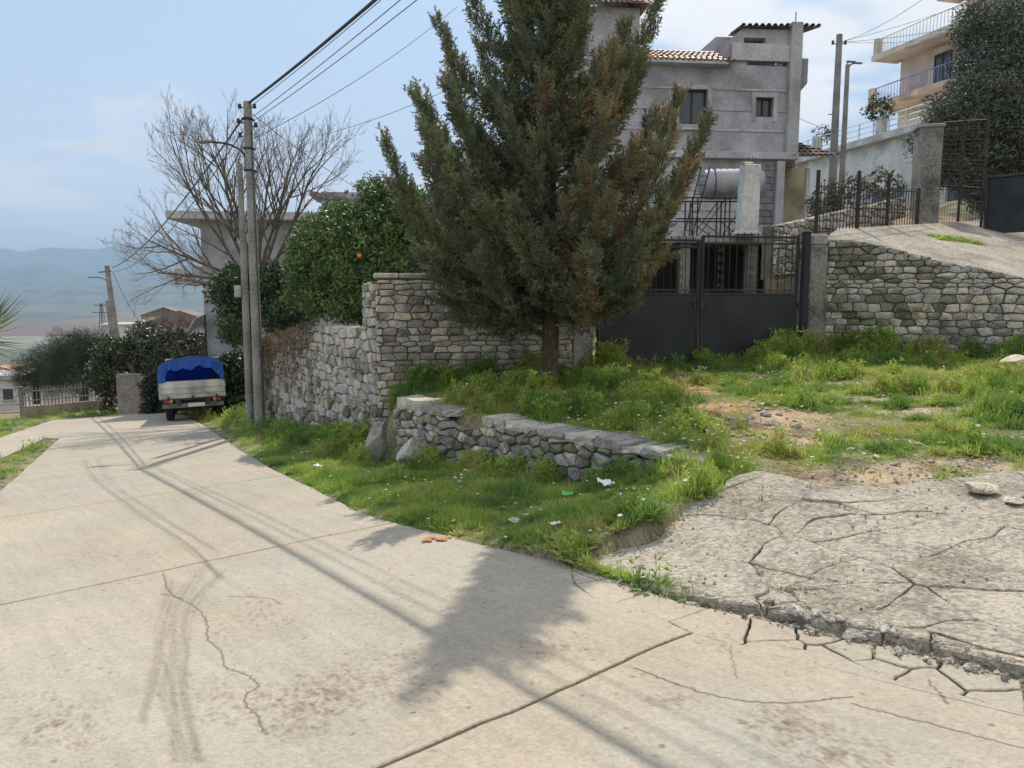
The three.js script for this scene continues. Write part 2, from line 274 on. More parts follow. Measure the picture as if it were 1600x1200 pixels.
/** a slab: polygon in x-z, top at top(x, z), worn rim of width rim */
function slabGeo(P, top, thick, rim, uvOf) {
  P = P.filter((p, i) => { const q = P[(i + 1) % P.length]; return Math.hypot(p[0] - q[0], p[1] - q[1]) > 1e-4; });
  if (polyArea(P) < 0) P = P.slice().reverse();
  const n = P.length, pos = [], I = [], ins = P.map((p, i) => { const a = P[(i + n - 1) % n], b = P[(i + 1) % n]; let nx = -(b[1] - a[1]), nz = b[0] - a[0]; const L = Math.hypot(nx, nz) || 1; return [p[0] + (nx / L) * rim, p[1] + (nz / L) * rim]; });
  for (const [x, z] of ins) pos.push(x, top(x, z), z);
  for (const t of V2.triangulateShape(ins.map((p) => new THREE.Vector2(...p)), [])) I.push(t[2], t[1], t[0]);
  const ring = (A, B, f, g) => { const o = pos.length / 3; for (let i = 0; i < n; i++) { const j = (i + 1) % n; pos.push(A[i][0], f(...A[i]), A[i][1], A[j][0], f(...A[j]), A[j][1], B[j][0], g(...B[j]), B[j][1], B[i][0], g(...B[i]), B[i][1]); const k = o + i * 4; I.push(k, k + 1, k + 2, k, k + 2, k + 3); } };
  ring(ins, P, top, (x, z) => top(x, z) - rim * 0.8); ring(P, P, (x, z) => top(x, z) - rim * 0.8, (x, z) => top(x, z) - thick);
  const g = geoOf(pos, I).toNonIndexed(); g.computeVertexNormals();
  const c = g.attributes.position.count, uv = new Float32Array(c * 2), uv1 = new Float32Array(c * 2);
  for (let i = 0; i < c; i++) { const x = g.attributes.position.getX(i), z = g.attributes.position.getZ(i), y = g.attributes.position.getY(i), [a, b] = uvOf(x, z); uv[i * 2] = a; uv[i * 2 + 1] = b; uv1[i * 2] = x; uv1[i * 2 + 1] = z; }
  const bx = boxUV(g.clone()).attributes.uv; for (let i = 0; i < c * 2; i++) uv1[i] = bx.array[i];
  g.setAttribute('uv', new THREE.BufferAttribute(uv, 2)); g.setAttribute('uv1', new THREE.BufferAttribute(uv1, 2)); return g;
}
// the near road's own picture of stains, tyre rubber, hairline cracks and worn patches, 13.5 m square
const RM = { x: -9, z: -13, s: 13.5 }, roadUV = (x, z) => [(x - RM.x) / RM.s, (z - RM.z) / RM.s];
{
  const N = 2048, cv = document.createElement('canvas'); cv.width = cv.height = N; const c = cv.getContext('2d'); c.fillStyle = '#fff'; c.fillRect(0, 0, N, N);
  const rnd = rngOf(5), px = (p) => { const w = onRoad(...p), [u, v] = roadUV(w.x, w.z); return [u * N, v * N]; };
  const path = (pts, wide, alpha, jit = 0, color = '70,62,55') => { const q = curve(pts.map((p) => { const w = px(p); return V3(w[0], w[1], 0); }), pts.length * 14); c.strokeStyle = `rgba(${color},${alpha})`; c.lineWidth = wide; c.lineJoin = c.lineCap = 'round'; c.beginPath(); q.forEach((p, i) => { const x = p.x + (rnd() - 0.5) * jit, y = p.y + (rnd() - 0.5) * jit; i ? c.lineTo(x, y) : c.moveTo(x, y); }); c.stroke(); };
  const rubber = (pts, wide, a) => { for (let k = 0; k < 26; k++) path(pts.map(([x, y]) => [x + (rnd() - 0.5) * wide * 2.4, y + (rnd() - 0.5) * 6]), 1 + rnd() * 3, a * 0.5 * (0.3 + rnd() * 0.9), 3); };
  rubber([[325, 880], [280, 940], [265, 1010], [262, 1080], [285, 1190]], 12, 0.07);
  rubber([[350, 890], [300, 950], [285, 1020], [285, 1090], [310, 1190]], 9, 0.06);
  rubber([[268, 905], [250, 980], [240, 1060], [220, 1130]], 7, 0.045);
  rubber([[120, 690], [148, 745], [200, 790], [300, 860], [345, 905]], 7, 0.075);
  rubber([[140, 690], [175, 755], [240, 800], [345, 865]], 6, 0.05);
  for (const [pts, w, a] of [[[[255, 895], [268, 928], [300, 945], [322, 970], [326, 1000], [347, 1020], [352, 1042], [378, 1052], [405, 1072], [385, 1085], [384, 1102], [402, 1120], [410, 1145]], 1.3, 0.5], [[[253, 928], [285, 935]], 1.3, 0.5],
    [[[990, 1043], [1060, 1070], [1140, 1092], [1230, 1098], [1330, 1088]], 1.5, 0.55], [[[1140, 1008], [1150, 1060]], 1.2, 0.3], [[[1330, 1100], [1450, 1130], [1600, 1170]], 1.5, 0.5], [[[1450, 1060], [1470, 1085], [1480, 1100]], 1.3, 0.45], [[[355, 932], [420, 935], [440, 945]], 1.3, 0.4], [[[895, 890], [930, 905], [1000, 918]], 1.8, 0.5]]) path(pts, w, a, 2.2, '66,56,48');
  for (const [x, y, rx, ry, k] of [[1130, 1005, 40, 14, 10], [460, 1110, 60, 40, 60], [520, 1080, 50, 30, 40], [1230, 1130, 60, 30, 40], [1050, 1095, 40, 10, 12], [90, 1130, 70, 40, 40], [390, 965, 60, 30, 25], [600, 1060, 80, 40, 40], [340, 1090, 60, 40, 20], [1300, 1180, 80, 40, 40], [880, 1010, 60, 20, 20], [160, 870, 60, 16, 12]]) {
    for (let i = 0; i < k * 7; i++) { const a = rnd() * 6.28, q = 1.25 * Math.pow(rnd(), 0.75), [u, v] = px([x + Math.cos(a) * rx * q, y + Math.sin(a) * ry * q]); c.fillStyle = `rgba(${140 + rnd() * 30},${112 + rnd() * 22},${94 + rnd() * 20},${0.06 + rnd() * 0.16})`; c.beginPath(); c.ellipse(u, v, 0.8 + rnd() * rnd() * 6, 0.6 + rnd() * 1.6, 0.7 + rnd() * 0.8, 0, 6.3); c.fill(); }
  }
  for (let i = 0; i < 5200; i++) { c.fillStyle = `rgba(${90 + rnd() * 50},${78 + rnd() * 40},${62 + rnd() * 40},${0.08 + rnd() * 0.3})`; c.beginPath(); c.ellipse(rnd() * N, rnd() * N, 0.6 + rnd() * 2.2, 0.6 + rnd() * 1.6, rnd() * 3, 0, 6.3); c.fill(); }
  const im = c.getImageData(0, 0, N, N).data, d = new Uint8Array(N * N * 4);
  for (let j = 0; j < N; j++) for (let i = 0; i < N; i++) {
    const x = RM.x + (i / N) * RM.s, z = RM.z + (j / N) * RM.s, o = (j * N + i) * 4;
    const big = fbm(x * 0.55 + 4, z * 0.55, 4) - 0.5, mid = fbm(x * 3.1, z * 3.1 + 7, 3) - 0.5, fine = vnoise(x * 55, z * 55) - 0.5, grit = vnoise(x * 150, z * 150) - 0.5;
    const along = vnoise((x * 0.775 - z * 0.632) * 26, (x * 0.632 + z * 0.775) * 2.2) - 0.5, m = 1 + big * 0.11 + mid * 0.08 + fine * 0.09 + grit * 0.10 + along * 0.05, warm = (fbm(x * 1.1 + 31, z * 1.1 + 2, 3) - 0.5) * 0.06;
    d[o] = clamp(0.815 * m * (1 + warm) * im[o] / 255) * 255; d[o + 1] = clamp(0.785 * m * im[o + 1] / 255) * 255; d[o + 2] = clamp(0.735 * m * (1 - warm) * im[o + 2] / 255) * 255; d[o + 3] = 255;
  }
  const t = new THREE.DataTexture(d, N, N); t.magFilter = THREE.LinearFilter; t.wrapS = t.wrapT = THREE.MirroredRepeatWrapping; t.colorSpace = THREE.SRGBColorSpace; t.needsUpdate = true; T.road = t;
  const b1 = rep(T.bumpC, 0.9); b1.channel = 1;
  T.roadMat = new THREE.MeshPhysicalMaterial({ color: col(0.60, 0.572, 0.528), map: t, bumpMap: b1, bumpScale: 0.012, roughness: 0.88 });
  T.apronMat = ['a', 'b', 'c', 'd'].map((k, i) => { const m = rep(T.conc, 0.55 + i * 0.06); m.channel = 1; const b = rep(T.bumpC, 0.8); b.channel = 1; return new THREE.MeshPhysicalMaterial({ color: col(...[[0.465, 0.41, 0.33], [0.44, 0.395, 0.325], [0.475, 0.41, 0.32], [0.42, 0.38, 0.32]][i]), map: m, bumpMap: b, bumpScale: 0.035, roughness: 0.95 }); });
}
{
  // the road: slabs cast one after another, joints about 12 mm open
  const road = new THREE.Group(); road.name = 'road'; road.userData.kind = 'structure'; scene.add(road);
  const NX = 0.632, NZ = 0.775, cuts = [2.5, -2.46, -6.11, -9.8, -13.5, -17.4, -21.5, -26, -60];
  const inner = [[9, 3.5], [4.4, -0.75], ...CRACK, ...EDGE.slice(6)], poly = [...inner, [-10.3, -23.6], [-11.8, -27.2], ...LEFT, [-17, -19.5], [-13.6, -13.6], ...WEDGE, [-6.2, -8.6], [-5.5, -6.5], [-4.7, -3.5], [-3.6, 3.5]];
  for (let i = 0; i < cuts.length - 1; i++) {
    let P = clipHalf(clipHalf(poly, NX, NZ, cuts[i] - 0.011), -NX, -NZ, -(cuts[i + 1] + 0.011)); if (P.length < 3) continue;
    P = jagged(P, 0.14, 0.02, 4);
    mesh('road_slab', slabGeo(P, (x, z) => roadY(x, z) + 0.012 * (fbm(x * 0.8, z * 0.8 + 5, 2) - 0.5), 0.1, 0.006, roadUV), T.roadMat, road);
  }
  // the outer strip beyond the long crack has come apart
  const strip = [...EDGE.slice(0, 7), ...CRACK.slice().reverse()], rnd = rngOf(12), seeds = [];
  for (let k = 0; k < 24; k++) { const t = Math.pow(k / 23, 0.85), i = Math.min(5, Math.floor(t * 6)), f = t * 6 - i, e = [mix(EDGE[i][0], EDGE[Math.min(i + 1, 6)][0], f), mix(EDGE[i][1], EDGE[Math.min(i + 1, 6)][1], f)], j = Math.min(10, Math.floor(t * 11)), h = t * 11 - j, c = [mix(CRACK[j][0], CRACK[j + 1][0], h), mix(CRACK[j][1], CRACK[j + 1][1], h)], q = t < 0.45 ? (k % 2 ? 0.22 : 0.78) : 0.5; if (t > 0.45 && k % 3) continue; seeds.push([mix(e[0], c[0], q) + (rnd() - 0.5) * 0.1, mix(e[1], c[1], q) + (rnd() - 0.5) * 0.1]); }
  for (const [s, P] of cells(strip, seeds, 0.005)) {
    const drop = -0.004 - rnd() * 0.012 * (s[0] > 1.2 ? 1 : 0), tx = (rnd() - 0.5) * 0.05, tz = (rnd() - 0.5) * 0.05, Q = jagged(jagged(P, 0.05, 0.02, 4), 0.03, 0.014, 15).map((p) => { const d = Math.hypot(p[0] - s[0], p[1] - s[1]) || 1; return [p[0] - (p[0] - s[0]) / d * 0.006, p[1] - (p[1] - s[1]) / d * 0.006]; });
    mesh('broken_edge_piece', slabGeo(Q, (x, z) => roadY(x, z) + drop + tx * (x - s[0]) + tz * (z - s[1]), 0.09, 0.006, roadUV), T.roadMat, road);
  }
}
{
  const apron = new THREE.Group(); apron.name = 'driveway_apron'; apron.userData.kind = 'structure'; scene.add(apron);
  const rnd = rngOf(41), seeds = [], S = (px, py) => { const p = onPlane(px, py, 0.05, 0.0, -0.24); return [p.x, p.z]; };
  for (const p of [[1090, 845], [1200, 790], [1120, 900], [1310, 925], [1400, 850], [1530, 890], [1440, 965], [1480, 785], [1590, 960]]) seeds.push(S(...p));
  for (const [x, y, r, k] of [[1190, 945, 40, 6], [1310, 975, 50, 6], [1270, 890, 22, 4], [1340, 812, 40, 5], [1470, 1010, 60, 5]]) for (let i = 0; i < k; i++) { const a = rnd() * 6.3, q = Math.sqrt(rnd()); seeds.push(S(x + Math.cos(a) * r * q, y + Math.sin(a) * r * 0.45 * q)); }
  for (let i = 0; i < 6; i++) seeds.push([mix(3.2, 6, rnd()), mix(-6, -2.2, rnd())]);
  for (const [s, P] of cells(DRIVE, seeds, 0.004)) {
    const A = Math.abs(polyArea(P)), small = A < 0.12, edge = polyDist(s[0], s[1], EDGE, true) < 0.35, Q0 = jagged(P, 0.055, small ? 0.03 : 0.15, small ? 9 : 2.2);
    const cx = P.reduce((t, p) => t + p[0], 0) / P.length, cz = P.reduce((t, p) => t + p[1], 0) / P.length, Q = Q0.map((p) => { const d = Math.hypot(p[0] - cx, p[1] - cz) || 1, k = small ? 0.002 + rnd() * 0.012 : 0.05 * Math.max(0, fbm(p[0] * 3, p[1] * 3, 2) - 0.5); return [p[0] - ((p[0] - cx) / d) * k, p[1] - ((p[1] - cz) / d) * k]; });
    const t = small ? 0.10 : 0.025, tx = (rnd() - 0.5) * t, tz = (rnd() - 0.5) * t, dy = small ? (rnd() - 0.85) * 0.03 : (rnd() - 0.5) * 0.008;
    mesh('broken_slab', slabGeo(Q, (x, z) => driveY(x, z) + dy + tx * (x - cx) + tz * (z - cz) + 0.03 * (fbm(x * 2.6, z * 2.6, 3) - 0.5), 0.14, small ? 0.014 : 0.006, roadUV), T.apronMat[small ? Math.floor(rnd() * 4) : 0], apron);
  }
}
// ---------------------------------------------------------------- stonework
const STONES = [[0.64, 0.59, 0.50], [0.54, 0.51, 0.46], [0.68, 0.60, 0.47], [0.40, 0.38, 0.34], [0.60, 0.55, 0.48], [0.33, 0.30, 0.26]].map((c, i) => mat(col(...c), { map: T.stone, bump: T.bumpF, bs: 0.02, s: 1.1 + i * 0.13, rough: 0.95 }));
const MOSSY = [[0.26, 0.26, 0.17], [0.31, 0.29, 0.21], [0.22, 0.22, 0.15]].map((c, i) => mat(col(...c), { map: T.stone, bump: T.bumpF, bs: 0.02, s: 1.2 + i * 0.1, rough: 1 }));
const MORTAR = mat(col(0.22, 0.19, 0.15), { map: T.stone, bump: T.bumpC, bs: 0.03, s: 1.2, rough: 1 });
/** one hewn stone: outline in u-v, standing out to d, rough face */
function stoneGeo(P, F, d, rnd) {
  if (polyArea(P) < 0) P = P.slice().reverse();
  const R = []; for (let i = 0; i < P.length; i++) { const a = P[(i + P.length - 1) % P.length], b = P[i], c = P[(i + 1) % P.length], k = 0.05 + rnd() * 0.09, j = () => (rnd() - 0.5) * 0.010; R.push([mix(b[0], a[0], k) + j(), mix(b[1], a[1], k) + j()], [mix(b[0], c[0], k) + j(), mix(b[1], c[1], k) + j()]); }
  const n = R.length, cx = R.reduce((t, p) => t + p[0], 0) / n, cy = R.reduce((t, p) => t + p[1], 0) / n, pos = [], I = [], put = (u, v, w) => { const q = F.o.clone().addScaledVector(F.u, u).addScaledVector(F.v, v).addScaledVector(F.w, w); pos.push(q.x, q.y, q.z); };
  const tu = (rnd() - 0.5) * 0.12, tv = (rnd() - 0.5) * 0.16, sz = Math.min(0.016, Math.sqrt(Math.abs(polyArea(R))) * 0.08);
  R.forEach(([u, v]) => put(u, v, -0.06)); R.forEach(([u, v]) => put(u, v, d * 0.7 + (rnd() - 0.5) * 0.012 + tu * (u - cx) + tv * (v - cy)));
  R.forEach(([u, v]) => { const L = Math.hypot(u - cx, v - cy) || 1, k = 1 - (sz * (0.7 + rnd() * 0.9)) / L; put(cx + (u - cx) * k, cy + (v - cy) * k, d + (rnd() - 0.5) * 0.014 + tu * (u - cx) + tv * (v - cy)); });
  put(cx + (rnd() - 0.5) * 0.03, cy + (rnd() - 0.5) * 0.02, d + 0.004 + rnd() * 0.018);
  for (let i = 0; i < n; i++) { const j = (i + 1) % n; I.push(i, j, n + j, i, n + j, n + i, n + i, n + j, 2 * n + j, n + i, 2 * n + j, 2 * n + i, 2 * n + i, 2 * n + j, 3 * n); }
  return boxUV(flat(geoOf(pos, I)), 1);
}
function flat(g) { g = g.toNonIndexed(); g.computeVertexNormals(); return g; }
const frame = (o, u, w) => ({ o, u: u.clone().normalize(), v: V3(0, 1, 0), w: w.clone().normalize() });
/** stones over a region of a wall's face, courses of height h, stones of length l */
function facing(parent, region, F, o) {
  const { h = [0.11, 0.17], l = [0.2, 0.42], jit = 0.3, gap = 0.014, seed = 1, d = [0.025, 0.06], aspect = 1.7, mossAt = () => 0, most = 300, lean = 0 } = o, rnd = rngOf(seed), seeds = [];
  let v0 = Math.min(...region.map((p) => p[1])), v1 = Math.max(...region.map((p) => p[1])), u0 = Math.min(...region.map((p) => p[0])), u1 = Math.max(...region.map((p) => p[0]));
  for (let v = v0 - 0.1; v < v1 + 0.2;) { const hh = mix(h[0], h[1], rnd()); for (let u = u0 - rnd() * 0.3; u < u1 + 0.2;) { const ll = mix(l[0], l[1], rnd() * rnd() * 0.6 + rnd() * 0.4); seeds.push([u + ll / 2, v + hh / 2 + (rnd() - 0.5) * hh * jit + lean * (u - u0)]); u += ll; } v += hh; }
  const list = cells(region, seeds, gap, 1, aspect, Math.max(l[1] * 2.4, 0.6)).filter(([, P]) => Math.abs(polyArea(P)) > 0.0022), rest = [];
  list.sort((a, b) => Math.abs(polyArea(b[1])) - Math.abs(polyArea(a[1])));
  list.forEach(([s, P], i) => {
    const g = stoneGeo(P, F, mix(d[0], d[1], rnd()), rnd), m = rnd() < mossAt(s[0], s[1]) ? MOSSY[Math.floor(rnd() * 3)] : STONES[(() => { const n = fbm(s[0] * 1.5 + seed, s[1] * 1.5 + seed * 3, 3) + (rnd() - 0.5) * 0.34; return n < 0.36 ? 5 : n < 0.45 ? 3 : [0, 1, 2, 4, 1][Math.floor(rnd() * 5)]; })()];
    if (i < most) mesh('stone', g, m, parent); else rest.push(g);
  });
  if (rest.length) { const m = mesh('small_stones', mergeGeometries(rest), STONES[1], parent); m.userData.kind = 'stuff'; }
}
/** wall core: prism under a top line in u-v, from w0 to w1 */
function core(parent, region, F, w0, w1, m = MORTAR) {
  const g = prism(region, 0, w1 - w0), p = g.attributes.position;
  for (let i = 0; i < p.count; i++) { const q = F.o.clone().addScaledVector(F.u, p.getX(i)).addScaledVector(F.v, p.getY(i)).addScaledVector(F.w, p.getZ(i) + w0); p.setXYZ(i, q.x, q.y, q.z); }
  g.computeVertexNormals(); return mesh('core', join([g]), m, parent);
}
function rockGeo(sx, sy, sz, seed, detail = 2, rough = 0.3) {
  const g = flat(new THREE.IcosahedronGeometry(1, detail)), p = g.attributes.position, r = rngOf(seed), a = r() * 50, b = r() * 50, cut = [];
  for (let k = 0; k < 10; k++) cut.push([V3(r() - 0.5, r() - 0.5, r() - 0.5).normalize(), 0.5 + r() * 0.35]);
  for (let i = 0; i < p.count; i++) { const v = V3().fromBufferAttribute(p, i), n = 1 + rough * (fbm(v.x * 1.6 + a, v.y * 1.6 + v.z * 1.3 + b, 3) - 0.5) * 2; v.multiplyScalar(n); for (const [c, d] of cut) { const t = v.dot(c) - d; if (t > 0) v.addScaledVector(c, -t * 0.92); } p.setXYZ(i, v.x * sx, v.y * sy, v.z * sz); }
  return boxUV(flat(g), 1.2);
}
/** a roughly hewn block: a box whose corners and faces have been knocked about */
function capGeo(w, h, d, rnd) {
  const g = new THREE.BoxGeometry(w, h, d, 3, 2, 3), p = g.attributes.position, key = new Map();
  for (let i = 0; i < p.count; i++) { const k = [p.getX(i), p.getY(i), p.getZ(i)].map((v) => v.toFixed(3)).join(); if (!key.has(k)) { const x = p.getX(i) / w, y = p.getY(i) / h, z = p.getZ(i) / d, e = (Math.abs(x) > 0.49) + (Math.abs(y) > 0.49) + (Math.abs(z) > 0.49), q = e > 1 ? 0.035 : 0; key.set(k, [p.getX(i) * (1 - q) + (rnd() - 0.5) * 0.022, p.getY(i) * (1 - q * 2.2) + (rnd() - 0.5) * 0.02, p.getZ(i) * (1 - q) + (rnd() - 0.5) * 0.026]); } p.setXYZ(i, ...key.get(k)); }
  return boxUV(flat(g), 1.2);
}
const gateU = V3(0.9836, 0, -0.1806), gateW = V3(0.1806, 0, 0.9836), recU = V3(WALL_END[0] - CORNER[0], 0, WALL_END[1] - CORNER[1]).normalize(), recW = V3(-recU.z * -1, 0, recU.x * -1).multiplyScalar(1);
recW.set(recU.z, 0, -recU.x); if (recW.z < 0) recW.negate();
const lowU = V3(LOW1[0] - LOW0[0], 0, LOW1[1] - LOW0[1]).normalize(), lowW = V3(-lowU.z, 0, lowU.x);
{ // tall coursed wall that carries the gate
  const t = thing('stone_wall', 'tall coursed limestone wall with flat top behind the conifer trunk', 'stone wall', V3(0, 0, 0)), F = frame(V3(CORNER[0], 0, CORNER[1]), gateU, gateW), L = 3.12;
  core(t, [[0.03, -0.9], [L, -0.4], [L, 1.80], [0.03, 1.80]], F, -0.45, -0.005);
  facing(t, [[0, -0.85], [L, -0.1], [L, 1.75], [0.05, 1.77], [0.0, 1.72]], F, { h: [0.05, 0.17], l: [0.09, 0.5], jit: 0.2, seed: 21, aspect: 2.6, gap: 0.012, d: [0.015, 0.065], most: 290, mossAt: (u, v) => clamp(0.1 + (0.4 - v) * 0.25) });
  const F2 = frame(V3(CORNER[0], 0, CORNER[1]).addScaledVector(gateW, -0.0), recU, recW); facing(t, [[0.02, 1.05], [0.47, 1.02], [0.47, 1.72], [0.02, 1.75]], F2, { h: [0.1, 0.16], l: [0.14, 0.26], seed: 22, jit: 0.3 });
  const rnd = rngOf(9); for (let u = -0.03; u < L - 0.1;) { const w = 0.32 + rnd() * 0.35, g = cbox(w - 0.012, 0.075, 0.52, u + w / 2, 1.835 + (rnd() - 0.5) * 0.012, -0.2, 0.018); g.applyMatrix4(new THREE.Matrix4().makeBasis(F.u, F.v, F.w).setPosition(F.o)); mesh('coping_stone', join([g], 1), STONES[Math.floor(rnd() * 5)], t); u += w; }
}
{ // lower rubble wall along the road
  const t = thing('stone_wall', 'long rubble wall with dry stems, lower than the tall wall it joins, beside utility poles', 'stone wall'), F = frame(V3(CORNER[0], 0, CORNER[1]), recU, recW), L = 6.77;
  const top = [[L, 0.42], [6.2, 0.5], [4.6, 0.6], [3.6, 0.72], [3.0, 0.94], [2.2, 1.0], [1.0, 1.02], [0.02, 1.04]];
  core(t, [[0.02, -0.95], [L, -1.75], ...top.map(([u, v]) => [u, v - 0.05])], F, -0.5, -0.005);
  facing(t, [[0, -0.9], [L, -1.7], ...top], F, { h: [0.11, 0.22], l: [0.13, 0.34], jit: 0.6, seed: 33, aspect: 1.5, gap: 0.016, d: [0.02, 0.075], most: 300, mossAt: (u, v) => clamp(0.12 + u * 0.04 + (-0.3 - v) * 0.2) });
}
{ // low retaining wall in front of the tree
  const t = thing('stone_wall', 'low crumbling retaining wall with thick capstones along the grass verge', 'stone wall'), F = frame(V3(LOW0[0], 0, LOW0[1]), lowU, lowW), L = 5.0, rnd = rngOf(66);
  const top = [[L, -0.03], [4.2, -0.02], [2.5, -0.015], [2.0, -0.03], [1.7, -0.13], [1.3, -0.12], [1.1, -0.03], [0.0, -0.01]];
  core(t, [[0.02, -1.0], [L, -0.5], ...top.map(([u, v]) => [u, v - 0.03])], F, -0.42, -0.005);
  facing(t, [[0, -0.95], [L, -0.45], ...top], F, { h: [0.07, 0.17], l: [0.09, 0.34], jit: 0.7, seed: 35, aspect: 1.4, gap: 0.018, d: [0.02, 0.09], mossAt: (u, v) => 0.2 });
  for (let u = 0.0; u < L - 0.05;) {
    let w = 0.12 + rnd() * 0.3; if (u === 0) w = 0.62; if (u > 1.15 && u < 1.95) { u = 1.95; continue; } w = Math.min(w, L - u + 0.1);
    const hh = u === 0 ? 0.17 : 0.05 + rnd() * 0.08, g = capGeo(w - 0.012, hh, 0.40 + rnd() * 0.14, rnd), p = g.attributes.position;
    g.computeVertexNormals(); g.applyMatrix4(new THREE.Matrix4().makeBasis(F.u, F.v, F.w).setPosition(F.o.clone().addScaledVector(F.u, u + w / 2).addScaledVector(F.w, -0.17).setY((u === 0 ? -0.0 : 0.01) + hh * 0.35 - 0.02)));
    mesh('capstone', g, STONES[[3, 1, 4, 1, 3, 0][Math.floor(rnd() * 6)]], t); u += w;
  }
}
{ // retaining wall under the ramp
  const t = thing('stone_wall', 'mossy stone retaining wall below the concrete ramp, right of the black gate', 'stone wall'), F = frame(V3(5.42, 0, -13.3), V3(2.58, 0, 1.3), V3(-0.45, 0, 0.893)), L = 5.2;
  const top = [[L, 1.13], [2.89, 1.80], [1.4, 2.18], [0.5, 2.44], [0, 2.48]];
  core(t, [[0.0, 0.2], [L, 0.2], ...top.map(([u, v]) => [u, v - 0.03])], F, -0.5, -0.005);
  facing(t, [[0, 0.25], [L, 0.25], ...top], F, { h: [0.05, 0.17], l: [0.07, 0.46], jit: 0.22, seed: 47, aspect: 2.2, gap: 0.012, d: [0.015, 0.07], mossAt: (u, v) => clamp(0.8 - u * 0.36 + 0.3 * Math.sin(u * 7 + v * 5)) });
}
// concrete ramp on top of that wall, climbing to the far gate
{
  const P = [[5.35, -13.45], [7.9, -12.15], [12.5, -9.85], [16, -12.5], [14.5, -18.2], [11.2, -18.6], [8.6, -16.6], [6.2, -14.9]], rampY = (x, z) => 2.43 - 0.118 * (x - 5.42) - 0.2916 * (z + 13.3);
  globalThis.rampY = rampY;
  const m = structure('ramp', slabGeo(jagged(P, 0.25, 0.03, 3), (x, z) => rampY(x, z) + 0.03 * (fbm(x * 1.4, z * 1.4, 3) - 0.5), 0.22, 0.02, roadUV), T.apronMat[0]);
}
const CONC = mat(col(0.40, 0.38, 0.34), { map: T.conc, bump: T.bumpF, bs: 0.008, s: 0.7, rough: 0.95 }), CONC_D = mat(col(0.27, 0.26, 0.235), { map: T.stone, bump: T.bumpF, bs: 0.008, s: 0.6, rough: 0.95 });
const IRON = mat(col(0.03, 0.032, 0.036), { map: T.metal, s: 0.8, rough: 0.6, metal: 0.3 }), IRON_R = mat(col(0.06, 0.045, 0.038), { map: T.metal, bump: T.bumpF, bs: 0.001, s: 1.5, rough: 0.75, metal: 0.2 });
{ // rough concrete posts either side of the gate, and the steel post the gate swings on
  const F = new THREE.Matrix4().makeBasis(gateU, V3(0, 1, 0), gateW), put = (g, x) => g.applyMatrix4(F.clone().setPosition(CORNER[0] + gateU.x * x, 0, CORNER[1] + gateU.z * x));
  tag(mesh('gate_post', join([put(cbox(0.34, 1.9, 0.4, 0, 0.75, -0.2, 0.02), 3.31)]), CONC), 'rough concrete gate post at the end of the tall limestone wall', 'gate post');
  const t = thing('gate_post', 'mossy concrete gate post with loose cap block beside the stone retaining wall', 'gate post');
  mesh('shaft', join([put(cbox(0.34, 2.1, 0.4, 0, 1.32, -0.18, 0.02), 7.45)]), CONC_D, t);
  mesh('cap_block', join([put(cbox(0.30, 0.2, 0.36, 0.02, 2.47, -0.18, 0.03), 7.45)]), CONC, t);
  const s = thing('steel_post', 'black square steel post on which the gate hangs', 'post'); mesh('tube', join([put(cbox(0.11, 2.35, 0.11, 0, 1.4, 0.02, 0.006), 7.19)]), IRON, s); mesh('cap', join([put(cbox(0.13, 0.02, 0.13, 0, 2.585, 0.02, 0.004), 7.19)]), IRON, s);
}
